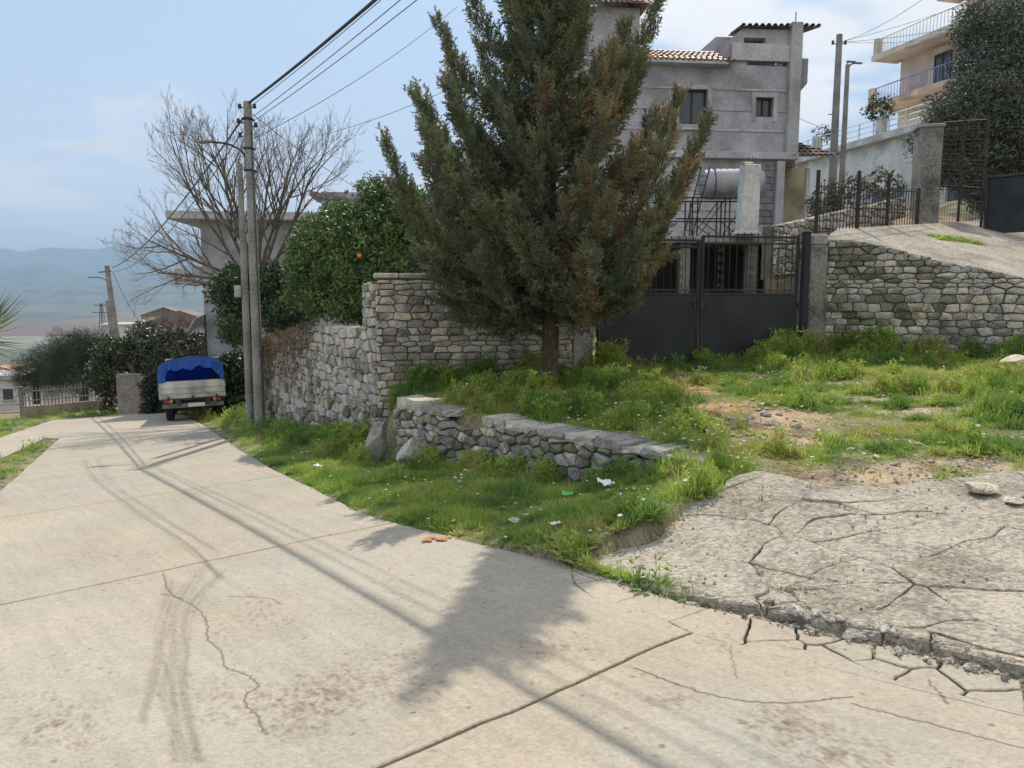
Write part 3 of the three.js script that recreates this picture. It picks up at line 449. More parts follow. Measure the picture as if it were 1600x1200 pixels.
{ // the black double gate
  const W = 3.56, t = thing('metal_gate', 'black double gate with solid lower sheets and barred scrollwork top', 'gate', V3(CORNER[0] + gateU.x * 3.53, 0, CORNER[1] + gateU.z * 3.53), Math.atan2(0.1806, 0.9836)), rnd = rngOf(3);
  const sheet = mat(col(0.024, 0.026, 0.031), { map: T.metal, s: 0.6, rough: 0.5, metal: 0.2, bump: T.bumpF, bs: 0.0012 });
  const arc = (x, y, r, a0, a1) => { const p = []; for (let k = 0; k <= 9; k++) { const a = a0 + (a1 - a0) * k / 9, q = r * (1 - 0.55 * k / 9); p.push(V3(x + Math.cos(a) * q, y + Math.sin(a) * q, 0)); } return tube(p, p.map(() => 0.007), 4); };
  for (const s of [0, 1]) {
    const x0 = s * (W / 2 + 0.006), x1 = x0 + W / 2 - 0.012, y0 = s ? 0.40 : 0.33, mid = (x0 + x1) / 2, leaf = mesh('gate_frame', join([cbox(0.05, 2.12, 0.045, x0 + 0.025, y0 + 1.06, 0, 0.005), cbox(0.05, 2.12, 0.045, x1 - 0.025, y0 + 1.06, 0, 0.005), cbox(x1 - x0 - 0.1, 0.045, 0.045, mid, y0 + 0.03, 0, 0.005), cbox(x1 - x0 - 0.1, 0.045, 0.045, mid, 1.545, 0, 0.005), cbox(x1 - x0 - 0.1, 0.035, 0.04, mid, y0 + 2.1, 0, 0.004), cbox(x1 - x0 - 0.1, 0.03, 0.03, mid, y0 + 1.99, 0, 0.004)]), IRON, t);
    mesh('sheet_panel', join([box(x1 - x0 - 0.11, 1.11 + 0.33 - y0 + 0.03, 0.006, mid, (y0 + 0.06 + 1.52) / 2, 0.012)]), sheet, leaf);
    for (let i = 1; i < 14; i++) { const x = mix(x0, x1, i / 14); mesh('bar', join([bar(V3(x, 1.55, 0), V3(x, y0 + 2.17, 0), 0.008, 5)]), IRON, leaf); }
    for (const f of [0.2, 0.5, 0.8]) { const x = mix(x0, x1, f), g = []; for (let k = 0; k < 5; k++) { const y = 1.66 + k * 0.145; for (const d of [-1, 1]) { g.push(arc(x + d * 0.035, y, 0.036, d > 0 ? Math.PI : 0, d > 0 ? Math.PI - 4.6 : 4.6)); g.push(arc(x + d * 0.035, y + 0.07, 0.03, d > 0 ? Math.PI : 0, d > 0 ? Math.PI + 4.6 : -4.6)); } } mesh('scroll_column', join(g), IRON_R, leaf); }
    const g = []; for (let x = x0 + 0.1; x < x1 - 0.06; x += 0.085) { g.push(arc(x, 1.60, 0.035, 0, 4.8), arc(x + 0.042, 1.60, 0.026, Math.PI, Math.PI - 4.4)); } mesh('scroll_band', join(g), IRON_R, leaf);
    for (const hy of [0.55, 1.35, 2.2]) mesh('hinge', join([new THREE.CylinderGeometry(0.018, 0.018, 0.13, 8).translate(s ? x1 + 0.004 : x0 - 0.004, hy, 0.03)]), IRON_R, leaf);
    if (s) mesh('lock_plate', join([cbox(0.09, 0.16, 0.02, x0 + 0.03, 1.38, 0.035, 0.003)]), IRON_R, leaf);
    mesh('handle', join([bar(V3(s ? x0 + 0.1 : x1 - 0.1, 1.3, 0.04), V3(s ? x0 + 0.1 : x1 - 0.1, 1.42, 0.04), 0.01), bar(V3(s ? x0 + 0.1 : x1 - 0.1, 1.36, 0.0), V3(s ? x0 + 0.1 : x1 - 0.1, 1.36, 0.04), 0.01)]), IRON_R, leaf);
  }
}
{ // kerb wall, railing and the stone wall behind it
  const a = at(1274, 372, 13.9), b = at(1432, 368, 16.6), F = frame(V3(a.x, 0, a.z), V3(b.x - a.x, 0, b.z - a.z), V3(-(b.z - a.z) * -1, 0, (b.x - a.x))), L = Math.hypot(b.x - a.x, b.z - a.z); F.w.set(F.u.z * -1, 0, F.u.x); if (F.w.z < 0) F.w.negate();
  const M = new THREE.Matrix4().makeBasis(F.u, F.v, F.w.clone()), yA = a.y, yB = b.y, yl = (u) => mix(yA, yB, u / L);
  const k = thing('kerb_wall', 'low concrete kerb wall under the rusty railing', 'kerb');
  core(k, [[0, yA - 0.5], [L, yB - 0.5], [L, yB - 0.02], [0, yA - 0.02]], F, -0.12, 0.12, CONC).name = 'kerb';
  const r = thing('iron_railing', 'rusty iron railing of upright bars on the low kerb wall', 'railing'), place = (g) => { g.applyMatrix4(M.clone().setPosition(F.o)); return g; };
  for (let i = 0; i <= 34; i++) { const u = (i / 34) * L; mesh('bar', join([place(bar(V3(u, yl(u), 0), V3(u, yl(u) + 0.98, 0), 0.008, 5))]), IRON_R, r); }
  for (const f of [0.002, 0.36, 0.66, 0.998]) { const u = f * L, h = f < 0.01 ? 1.25 : f > 0.3 && f < 0.7 ? 1.3 : 1.05; mesh('post', join([place(cbox(0.055, h, 0.055, u, yl(u) + h / 2 - 0.05, 0.0, 0.004))]), IRON_R, r); }
  for (const h of [0.12, 0.55, 0.92]) mesh('rail', join([place(bar(V3(0, yA + h, 0.0), V3(L, yB + h, 0.0), 0.012, 5))]), IRON_R, r);
  const c = at(1213, 372, 17.2), d = at(1412, 362, 19.6), t = thing('stone_wall', 'pale rubble wall rising behind the rusty railing', 'stone wall'), G = frame(V3(c.x, 0, c.z), V3(d.x - c.x, 0, d.z - c.z), V3(0, 0, 1)), L2 = Math.hypot(d.x - c.x, d.z - c.z); G.w.set(-G.u.z, 0, G.u.x); if (G.w.z < 0) G.w.negate();
  const t0 = at(1213, 352, 17.2).y, t1 = at(1412, 308, 19.6).y, top = [[L2, t1], [0, t0]];
  core(t, [[0, t0 - 1.2], [L2, t1 - 1.9], ...top.map(([u, v]) => [u, v - 0.02])], G, -0.4, -0.005);
  facing(t, [[0, t0 - 1.1], [L2, t1 - 1.8], ...top], G, { h: [0.12, 0.2], l: [0.18, 0.4], seed: 71, jit: 0.6, aspect: 1.4, gap: 0.022 });
  // soil bank between railing and far gate
  const s = [at(1400, 372, 16.2), at(1545, 376, 17.2), at(1535, 345, 18.8), at(1440, 332, 19.0), at(1395, 345, 18.4)], gy = geoOf(s.flatMap((p) => [p.x, p.y, p.z]), [0, 1, 2, 0, 2, 3, 0, 3, 4]);
  structure('soil_bank', boxUV(gy, 1), mat(col(0.42, 0.30, 0.19), { map: T.stone, bump: T.bumpC, bs: 0.05, s: 0.8, rough: 1 }));
}
{ // far gateway at the top of the ramp
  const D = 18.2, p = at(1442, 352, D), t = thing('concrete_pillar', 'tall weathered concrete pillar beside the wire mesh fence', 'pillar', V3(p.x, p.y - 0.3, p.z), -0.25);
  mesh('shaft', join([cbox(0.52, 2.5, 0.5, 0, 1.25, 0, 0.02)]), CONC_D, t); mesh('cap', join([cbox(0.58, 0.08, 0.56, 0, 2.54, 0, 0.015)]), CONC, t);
  const a = at(1462, 355, D), b = at(1532, 362, 17.0), u = b.clone().sub(a).setY(0), L = u.length(); u.normalize(); const h = 2.45;
  const f = thing('mesh_fence', 'dark wire mesh fence panel in a rusty steel frame', 'fence'), at2 = (s, y) => a.clone().addScaledVector(u, s).setY(mix(a.y, b.y, s / L) + y);
  for (const s of [0, L / 2, L]) mesh('post', join([bar(at2(s, -0.3), at2(s, h), 0.03, 6)]), IRON_R, f);
  for (const y of [0.05, 0.95, h - 0.05]) mesh('rail', join([bar(at2(0, y), at2(L, y), 0.018, 5)]), IRON_R, f);
  const w = []; for (let i = 1; i < 16; i++) w.push(bar(at2(L * i / 16, 0.05), at2(L * i / 16, h - 0.05), 0.004, 4)); for (let j = 1; j < 22; j++) w.push(bar(at2(0, h * j / 22), at2(L, h * j / 22 + 0.03 * Math.sin(j * 3)), 0.004, 4)); mesh('wire_mesh', join(w), IRON_R, f);
  mesh('brace', join([bar(at2(-0.35, 0.55), at2(0.35, 1.35), 0.015, 5)]), IRON_R, f);
  const g0 = at(1536, 364, 16.9), g1 = at(1640, 372, 16.0), v = g1.clone().sub(g0).setY(0), G = thing('metal_gate', 'dark solid sheet gate at the top of the ramp', 'gate', V3(g0.x, g0.y - 0.05, g0.z), Math.atan2(-v.z, v.x)), w2 = v.length();
  mesh('sheet_panel', join([box(w2, 1.15, 0.008, w2 / 2, 0.64, 0)]), IRON, G); mesh('gate_frame', join([cbox(0.05, 1.3, 0.05, 0.025, 0.65, 0.02, 0.004), cbox(w2, 0.05, 0.05, w2 / 2, 1.24, 0.02, 0.004), cbox(w2, 0.05, 0.05, w2 / 2, 0.05, 0.02, 0.004)]), IRON_R, G);
}
{ // boulders at the foot of the walls and loose stones
  const rock = (label, px, py, D, sx, sy, sz, seed, m, rz = 0, ry = 0) => { const p = at(px, py, D), o = tag(mesh('rock', rockGeo(sx, sy, sz, seed), m), label, 'rock'); o.position.copy(p); o.rotation.set(0, ry, rz); return o; };
  rock('tall grey boulder leaning against the corner of the tall wall', 583, 700, 10.9, 0.22, 0.44, 0.22, 901, STONES[3], -0.35, 0.4);
  rock('dark squat boulder built into the end of the low wall', 650, 712, 10.25, 0.28, 0.28, 0.22, 902, STONES[3], 0.1, 0.8);
  rock('big pale flat rock under the mossy retaining wall', 1592, 566, 10.9, 0.26, 0.13, 0.2, 903, STONES[2]);
  const small = (px, py, s, seed, plane, label, group, m = STONES[0]) => { const p = plane(px, py), o = tag(mesh('loose_stone', rockGeo(s, s * (s > 0.09 ? 0.28 : 0.5), s * 0.75, seed, 2), m), label, 'stone', group); o.position.set(p.x, Math.max(ground(p.x, p.z), inDrive(p.x, p.z) ? driveY(p.x, p.z) : -9) + s * 0.28, p.z); o.rotation.y = seed; };
  const low = (x, y) => onPlane(x, y, 0.05, 0.07, 0.07);
  [[803, 812, 0.07], [700, 800, 0.035], [735, 742, 0.05], [720, 752, 0.05], [870, 845, 0.035], [950, 790, 0.04], [865, 790, 0.03], [820, 800, 0.04], [1022, 760, 0.05], [760, 755, 0.04], [595, 795, 0.025], [655, 850, 0.02], [840, 700, 0.05]].forEach(([x, y, s], i) => small(x, y, s, 100 + i, low, 'small pale stone lying in the grass verge below the low wall', 'loose stones on the verge', STONES[[0, 2, 4][i % 3]]));
  small(985, 822, 0.12, 150, low, 'flat pale stone slab at the corner of the verge and broken apron', undefined, STONES[0]);
  small(1105, 702, 0.11, 151, onTerrace, 'pale stone fallen off the tip of the low wall', undefined, STONES[4]);
  small(865, 656, 0.08, 152, onTerrace, 'pale stone sitting behind the capstones of the low wall', undefined, STONES[0]);
  small(1165, 728, 0.1, 153, onTerrace, 'pale stone in daisies at the top corner of the apron', undefined, STONES[0]);
  small(1530, 776, 0.16, 154, onTerrace, 'wide pale flagstone at the top edge of the broken apron', undefined, STONES[2]);
  small(1585, 792, 0.10, 155, onTerrace, 'pale flagstone beside the wider one on the apron edge', undefined, STONES[0]);
  small(1240, 968, 0.07, 156, onRoad, 'rounded pale stone in the gap between road and apron', undefined, STONES[0]);
  const rnd = rngOf(8); for (let i = 0; i < 26; i++) small(1190 + (rnd() - 0.5) * 110, 652 + (rnd() - 0.5) * 40, 0.03 + rnd() * 0.05, 160 + i, onTerrace, 'small stone in the rubble patch on the dirt path to the gate', 'rubble on the path', STONES[Math.floor(rnd() * 5)]);
  for (let i = 0; i < 16; i++) { const t = rnd(); small(mix(1080, 1420, t) + rnd() * 12, mix(940, 1012, t) + (rnd() - 0.5) * 26, 0.025 + rnd() * 0.05, 230 + i, onRoad, 'broken concrete lump along the gap between road and apron', 'concrete lumps in the gap', STONES[Math.floor(rnd() * 5)]); }
  for (let i = 0; i < 22; i++) { const a = terrY, p = onTerrace(1120 + rnd() * 480, 600 + rnd() * 150); const s = 0.02 + rnd() * 0.03, o = tag(mesh('loose_stone', rockGeo(s, s * 0.5, s * 0.8, 260 + i, 1), STONES[Math.floor(rnd() * 5)]), 'small stone scattered in the sunlit grass before the gate', 'stone', 'stones in the sunlit grass'); o.position.set(p.x, (inDrive(p.x, p.z) ? driveY(p.x, p.z) : ground(p.x, p.z)) + s * 0.3, p.z); o.rotation.y = i; }
}
// ---------------------------------------------------------------- buildings
const PLASTER_G = mat(col(0.46, 0.455, 0.475), { map: T.plaster, bump: T.bumpF, bs: 0.006, s: 0.35, rough: 0.95 }), RENDER_L = mat(col(0.55, 0.54, 0.54), { map: T.plaster, s: 0.4, rough: 0.9 }), BLOCKG = mat(col(0.31, 0.31, 0.31), { map: T.conc, bump: T.bumpF, bs: 0.006, s: 1.2, rough: 0.95 });
const CREAM = mat(col(0.66, 0.57, 0.42), { map: T.plaster, s: 0.4, rough: 0.9 }), WHITE = mat(col(0.78, 0.76, 0.72), { map: T.plaster, s: 0.3, rough: 0.85 }), BOUNCE_PEACH = mat(col(0.72, 0.53, 0.38), { map: T.plaster, s: 0.3, rough: 0.85 });  // the peach tone has light bounced onto the balcony underside painted into it
const GLASS = new THREE.MeshPhysicalMaterial({ color: col(0.05, 0.06, 0.07), roughness: 0.12, metalness: 0 }), WOODD = mat(col(0.12, 0.085, 0.06), { map: T.bark, s: 0.7, rough: 0.7 });
const TILES = [[0.52, 0.27, 0.17], [0.58, 0.33, 0.21], [0.46, 0.25, 0.17], [0.60, 0.40, 0.28]].map((c) => mat(col(...c), { map: T.conc, s: 0.9, rough: 0.55 })), TILE_OLD = mat(col(0.22, 0.17, 0.15), { map: T.stone, s: 0.9, rough: 0.85 });
/** rows of half-round clay tiles over the quad a (eave left), b (eave right), c (ridge right), d (ridge left) */
function tiledRoof(parent, a, b, c, d, pitch = 0.22, course = 0.36, m = TILES, seed = 4) {
  const rnd = rngOf(seed), rows = Math.max(2, Math.round(a.distanceTo(d) / course)), n = b.clone().sub(a).cross(d.clone().sub(a)).normalize(); if (n.y < 0) n.negate();
  for (let j = 0; j < rows; j++) {
    const l0 = a.clone().lerp(d, j / rows), r0 = b.clone().lerp(c, j / rows), l1 = a.clone().lerp(d, (j + 1.12) / rows), r1 = b.clone().lerp(c, (j + 1.12) / rows), cols = Math.max(2, Math.round(l0.distanceTo(r0) / pitch)), list = [];
    for (let i = 0; i < cols; i++) {
      const p = l0.clone().lerp(r0, (i + 0.5) / cols), q = l1.clone().lerp(r1, (i + 0.5) / cols), ax = r0.clone().sub(l0).normalize(), P = [], I = [], K = 5, rr = pitch * 0.34, j1 = (rnd() - 0.5) * 0.012;
      for (const [s, lift, w] of [[p, 0.035, 1], [q, 0.005, 0.82]]) for (let k = 0; k <= K; k++) { const t = Math.PI * k / K, v = s.clone().addScaledVector(ax, -Math.cos(t) * rr * w).addScaledVector(n, lift + j1 + Math.sin(t) * rr * 0.85 * w); P.push(v.x, v.y, v.z); }
      for (let k = 0; k < K; k++) I.push(k, k + 1, k + K + 2, k, k + K + 2, k + K + 1);
      const g = geoOf(P, I); list.push(g);
    }
    mesh('tile_course', join(list, 1), Array.isArray(m) ? m[Math.floor(rnd() * m.length)] : m, parent);
  }
  mesh('roof_deck', join([geoOf([a, b, c, d].flatMap((v) => [v.x, v.y, v.z]), [0, 1, 2, 0, 2, 3])]), TILE_OLD, parent);
}
/** a wall with rectangular holes: front face at z = 0, thickness t behind */
function holedWall(poly, holes, t) { const s = new THREE.Shape(poly.map((p) => new THREE.Vector2(...p))); for (const [x0, y0, x1, y1] of holes) s.holes.push(new THREE.Path([[x0, y0], [x1, y0], [x1, y1], [x0, y1]].map((p) => new THREE.Vector2(...p)))); const g = new THREE.ExtrudeGeometry(s, { depth: t, bevelEnabled: false }); g.translate(0, 0, -t); return g; }
function windowPart(parent, [x0, y0, x1, y1], { z = 0, surround = RENDER_L, sill = true, panes = 2, deep = 0.18, glass = GLASS } = {}) {
  const w = x1 - x0, h = y1 - y0, cx = (x0 + x1) / 2, cy = (y0 + y1) / 2, win = mesh('window', join([box(w, h, 0.01, cx, cy, z - deep)]), glass, parent);
  const f = [cbox(0.05, h, 0.05, x0 + 0.025, cy, z - deep + 0.03, 0.005), cbox(0.05, h, 0.05, x1 - 0.025, cy, z - deep + 0.03, 0.005), cbox(w - 0.1, 0.05, 0.05, cx, y0 + 0.025, z - deep + 0.03, 0.005), cbox(w - 0.1, 0.05, 0.05, cx, y1 - 0.025, z - deep + 0.03, 0.005)]; for (let k = 1; k < panes; k++) f.push(cbox(0.04, h - 0.1, 0.04, mix(x0, x1, k / panes), cy, z - deep + 0.028, 0.005));
  mesh('frame', join(f), WOODD, win);
  if (surround) mesh('surround', join([box(0.13, h + 0.26, 0.03, x0 - 0.065, cy, z + 0.012), box(0.13, h + 0.26, 0.03, x1 + 0.065, cy, z + 0.012), box(w, 0.13, 0.03, cx, y1 + 0.065, z + 0.012)]), surround, win);
  if (sill) mesh('sill', join([cbox(w + 0.3, 0.06, 0.14, cx, y0 - 0.16, z + 0.05, 0.01)]), RENDER_L, win);
}
{ // the grey house behind the gate
  const o = at(1243, 365, 24), t = thing('house', 'grey unfinished house with clay tile roofs and string courses behind the gate', 'house', V3(o.x - 0.22, o.y, o.z), 0.11), k = 0.02;
  const X = (px) => (px - 1243) * k, Y = (py) => (365 - py) * k;
  const wins = [[X(1062), Y(203), X(1106), Y(152)], [X(1182), Y(190), X(1210), Y(161)]];
  mesh('wall', join([holedWall([[X(860), Y(248)], [X(1243), Y(248)], [X(1243), Y(116)], [X(860), Y(116)]], wins, 0.25), box(7.4, 2.6, 6, X(860) + 3.7, Y(248) + 1.3, -3.3)]), PLASTER_G, t);
  mesh('wall', join([box(X(1228) - X(860), Y(254) + 0.9, 0.25, (X(1228) + X(860)) / 2, (Y(254) - 0.9) / 2, -0.16)]), RENDER_L, t);
  mesh('corner_column', join([cbox(0.36, Y(52) - Y(252), 0.3, X(1240), (Y(52) + Y(252)) / 2, 0.03, 0.02)]), RENDER_L, t);
  mesh('floor_slab', join([cbox(X(1250) - X(860), 0.2, 0.4, (X(1250) + X(860)) / 2, Y(249), 0.0, 0.015)]), RENDER_L, t);
  for (const [y, a, b] of [[151, 860, 1054], [151, 1114, 1229], [181, 860, 1054], [181, 1114, 1175], [181, 1217, 1229], [211, 860, 1229]]) mesh('string_course', join([box(X(b) - X(a), 0.05, 0.03, (X(b) + X(a)) / 2, Y(y), 0.013)]), RENDER_L, t);
  for (const w of wins) windowPart(t, w, { sill: w === wins[0] });
  // block infill beside the porch, laid block by block
  const rnd = rngOf(2), bm = [BLOCKG, mat(col(0.27, 0.27, 0.275), { map: T.conc, s: 1.1 }), mat(col(0.35, 0.345, 0.34), { map: T.conc, s: 1 })];
  for (let j = 0; j < 9; j++) for (let i = -1; i < 2; i++) { const x0 = Math.max(X(1182), X(1182) + i * 0.4 + (j % 2) * 0.2), x1 = Math.min(X(1216), X(1182) + (i + 1) * 0.4 + (j % 2) * 0.2); if (x1 - x0 < 0.05) continue; mesh('block', join([cbox(x1 - x0 - 0.014, 0.186, 0.12, (x0 + x1) / 2, Y(350) + 0.2 * j + 0.1, -0.03 + rnd() * 0.01, 0.008)]), bm[Math.floor(rnd() * 3)], t); }
  mesh('corner_pier', join([cbox(0.26, Y(256) + 0.9, 0.3, X(1223), (Y(256) - 0.9) / 2, 0.02, 0.015)]), RENDER_L, t);
  for (const y of [300, 330]) mesh('string_course', join([box(X(1165) - X(860), 0.05, 0.03, (X(1165) + X(860)) / 2, Y(y), -0.02)]), RENDER_L, t);
  // upper attic block with its little openings
  const attic = [[X(1128), Y(116)], [X(1232), Y(116)], [X(1232), Y(62)], [X(1158), Y(62)], [X(1130), Y(84)]];
  const ah = [[X(1160), Y(84), X(1194), Y(75)], [X(1166), Y(115), X(1230), Y(107)]];
  mesh('attic_wall', join([holedWall(attic, ah, 0.3), box(X(1232) - X(1134), 1.12, 2.4, (X(1232) + X(1134)) / 2, Y(116) + 0.56, -2.15)]), PLASTER_G, t);
  mesh('parapet', join([cbox(X(1232) - X(1140), 0.5, 0.1, (X(1232) + X(1140)) / 2, Y(97), 0.06, 0.01)]), RENDER_L, t);
  tiledRoof(t, V3(X(1150), Y(62), 0.18), V3(X(1278), Y(58), 0.18), V3(X(1278), Y(44), -1.6), V3(X(1165), Y(48), -1.6), 0.2, 0.4, TILE_OLD, 6);
  tiledRoof(t, V3(X(1008), Y(116), 0.35), V3(X(1142), Y(116), 0.35), V3(X(1130), Y(84), -1.0), V3(X(1008), Y(84), -1.0), 0.17, 0.3, TILES, 5);
  // tower with a hipped roof, mostly behind the conifer
  mesh('tower_wall', join([box(X(1000) - X(872), Y(38) - Y(116), 3.0, (X(1000) + X(872)) / 2, (Y(38) + Y(116)) / 2, -1.6)]), PLASTER_G, t);
  const e = [V3(X(862), Y(38), 0.35), V3(X(1010), Y(38), 0.35), V3(X(1010), Y(38), -3.4), V3(X(862), Y(38), -3.4)], ap = V3(X(934), Y(-12), -1.5);
  tiledRoof(t, e[0], e[1], ap.clone().add(V3(0.1, 0, 0)), ap, 0.17, 0.3, TILES, 7); tiledRoof(t, e[1], e[2], ap, ap.clone().add(V3(0, 0, -0.1)), 0.17, 0.3, TILES, 8);
  // recessed wing with the porch
  mesh('wing_wall', join([holedWall([[X(1250), Y(250)], [X(1288), Y(250)], [X(1288), Y(125)], [X(1250), Y(125)]], [[X(1258), Y(222), X(1266), Y(172)]], 0.25), box(0.9, 2.4, 5, X(1270), Y(250) + 1.25, -2.8)]).translate(0, 0, -1.6), PLASTER_G, t);
  mesh('slit_window', join([box(0.15, 1.0, 0.02, X(1262), Y(197), -1.8)]), GLASS, t);
  mesh('balcony', join([prism([[X(1243), Y(135)], [X(1282), Y(135)], [X(1293), Y(122)], [X(1293), Y(84)], [X(1283), Y(84)], [X(1283), Y(100)], [X(1262), Y(100)], [X(1262), Y(92)], [X(1252), Y(92)], [X(1243), Y(92)]], -1.5, -1.2)]), PLASTER_G, t);
  mesh('porch_wall', join([box(2.0, 3.4, 0.2, X(1262), Y(365) + 0.6, -1.9)]), CREAM, t); mesh('roof_gable', join([box(X(1130) - X(1010), 0.5, 0.2, (X(1130) + X(1010)) / 2, Y(116) + 0.25, -0.7), box(X(1130) - X(1004), 0.06, 0.5, (X(1130) + X(1004)) / 2, Y(116) - 0.035, 0.1)]), RENDER_L, t);
  const door = mesh('door', join([cbox(0.62, 1.5, 0.06, X(1246), Y(365) + 0.72, -1.76, 0.01)]), WOODD, t); mesh('handle', join([box(0.03, 0.12, 0.04, X(1258), Y(325), -1.71)]), IRON, door);
  tiledRoof(t, V3(X(1238), Y(250), 0.2), V3(X(1320), Y(246), 0.0), V3(X(1270), Y(210), -1.5), V3(X(1246), Y(206), -1.5), 0.2, 0.34, TILE_OLD, 9);
  mesh('porch_column', join([cbox(0.12, 2.0, 0.12, X(1280), Y(362) + 1.0, -0.4, 0.01)]), WHITE, t);
  mesh('antenna', join([bar(V3(X(1245), Y(55), -0.2), V3(X(1245), Y(32), -0.2), 0.015)]), IRON, t);
  // lower wing to the left, a pale corner beyond the conifer
  mesh('side_wing', join([cbox(4.6, 6.0, 4, X(694) + 2.3, Y(236) - 3.0, -3.0, 0.02)]), RENDER_L, t);
}
{ // basement deck: coping slab on piers over a dark garage
  const y = at(1100, 371, 19).y, x0 = at(880, 371, 19).x, x1 = at(1266, 371, 19).x, z0 = at(1100, 371, 19).z, t = thing('garage', 'dark open garage under a concrete deck behind the gate', 'garage', V3(x0, 0.4, z0)), W = x1 - x0, H = y - 0.4;
  mesh('deck', join([cbox(W, 0.16, 5.2, W / 2, H - 0.05, -2.55, 0.015)]), CONC, t);
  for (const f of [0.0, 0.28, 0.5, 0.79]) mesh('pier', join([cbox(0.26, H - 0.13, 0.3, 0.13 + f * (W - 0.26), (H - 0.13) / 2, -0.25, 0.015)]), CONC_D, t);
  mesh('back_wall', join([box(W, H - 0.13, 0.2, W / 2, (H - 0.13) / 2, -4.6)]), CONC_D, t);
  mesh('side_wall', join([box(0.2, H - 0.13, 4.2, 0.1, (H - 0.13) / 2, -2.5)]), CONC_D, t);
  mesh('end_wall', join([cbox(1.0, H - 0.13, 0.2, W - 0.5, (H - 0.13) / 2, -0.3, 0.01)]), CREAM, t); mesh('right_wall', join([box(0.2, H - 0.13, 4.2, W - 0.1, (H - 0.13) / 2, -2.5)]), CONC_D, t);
  const p = at(1166, 365, 18.8), c = thing('white_pillar', 'free-standing white plastered pillar with rusted rods on top', 'pillar', V3(p.x, y + 0.05, p.z), 0.1), g = cbox(0.42, 1.66, 0.36, 0, 0.83, 0, 0.02), q = g.attributes.position;
  for (let i = 0; i < q.count; i++) { const s = 1.1 - 0.14 * q.getY(i) / 1.66; q.setX(i, q.getX(i) * s + 0.03 * q.getY(i)); } g.computeVertexNormals(); mesh('shaft', join([g]), WHITE, c);
  mesh('broken_cap', rockGeo(0.19, 0.07, 0.16, 61, 2).translate(0.05, 1.68, 0), mat(col(0.5, 0.4, 0.26), { map: T.stone, rough: 1 }), c); mesh('foot', join([cbox(0.56, 0.06, 0.46, 0, 0.03, 0, 0.01)]), WHITE, c);
  for (const [a, b] of [[0.0, 0.05], [0.12, -0.06], [-0.08, -0.04]]) mesh('rod', join([bar(V3(a + 0.05, 1.66, b), V3(a + 0.08, 1.86, b), 0.008, 5)]), IRON_R, c);
  const s = at(1118, 364, 20.2), k = 20.2 / 1200, f = thing('scaffold_stand', 'rusty tube scaffold stand with ladder under the steel tank', 'scaffold', V3(s.x, y + 0.03, s.z)), top = 64 * k, A = (px) => (px - 1118) * k;
  for (const px of [1081, 1089, 1132, 1139, 1176]) for (const z of [0, -0.85]) mesh('post', join([bar(V3(A(px), 0, z), V3(A(px), top, z), 0.02)]), IRON_R, f);
  for (const z of [0, -0.85]) { for (const h of [0.5, 1.0]) mesh('rail', join([bar(V3(A(1055), top * h, z), V3(A(1180), top * h, z), 0.02)]), IRON_R, f); for (const [a, b] of [[1089, 1132], [1139, 1176]]) { mesh('brace', join([bar(V3(A(a), 0.05, z), V3(A(b), top * 0.97, z), 0.012)]), IRON_R, f); mesh('brace', join([bar(V3(A(b), 0.05, z), V3(A(a), top * 0.5, z), 0.012)]), IRON_R, f); } }
  for (const d of [0, 0.22]) mesh('ladder_rail', join([bar(V3(A(1066) + d, 0, 0.1), V3(A(1092) + d, 1.85, 0.06), 0.018)]), IRON_R, f);
  for (let i = 1; i < 8; i++) { const u = i / 8; mesh('rung', join([bar(V3(mix(A(1066), A(1092), u), 1.85 * u, 0.09), V3(mix(A(1066), A(1092), u) + 0.22, 1.85 * u, 0.09), 0.012)]), IRON_R, f); }
  const tk = thing('steel_tank', 'grey horizontal cylindrical steel tank on the scaffold stand', 'tank', V3(s.x, y + 0.03 + top + 0.4, s.z - 0.42)), L = 1.75, prof = [[0, 0], [0.2, 0.02], [0.34, 0.08], [0.4, 0.17], [0.4, L - 0.17], [0.34, L - 0.08], [0.2, L - 0.02], [0, L]].map((v) => new THREE.Vector2(...v)), lg = new THREE.LatheGeometry(prof, 28); lg.rotateZ(-Math.PI / 2); lg.translate(A(1096), 0, 0);
  mesh('shell', join([lg]), mat(col(0.38, 0.39, 0.41), { map: T.metal, s: 0.6, rough: 0.5, metal: 0.35 }), tk);
  for (const u of [0.35, 1.3]) { const r = new THREE.TorusGeometry(0.405, 0.014, 5, 28); r.rotateY(Math.PI / 2); r.translate(A(1096) + u, 0, 0); mesh('band', join([r]), IRON_R, tk); }
}
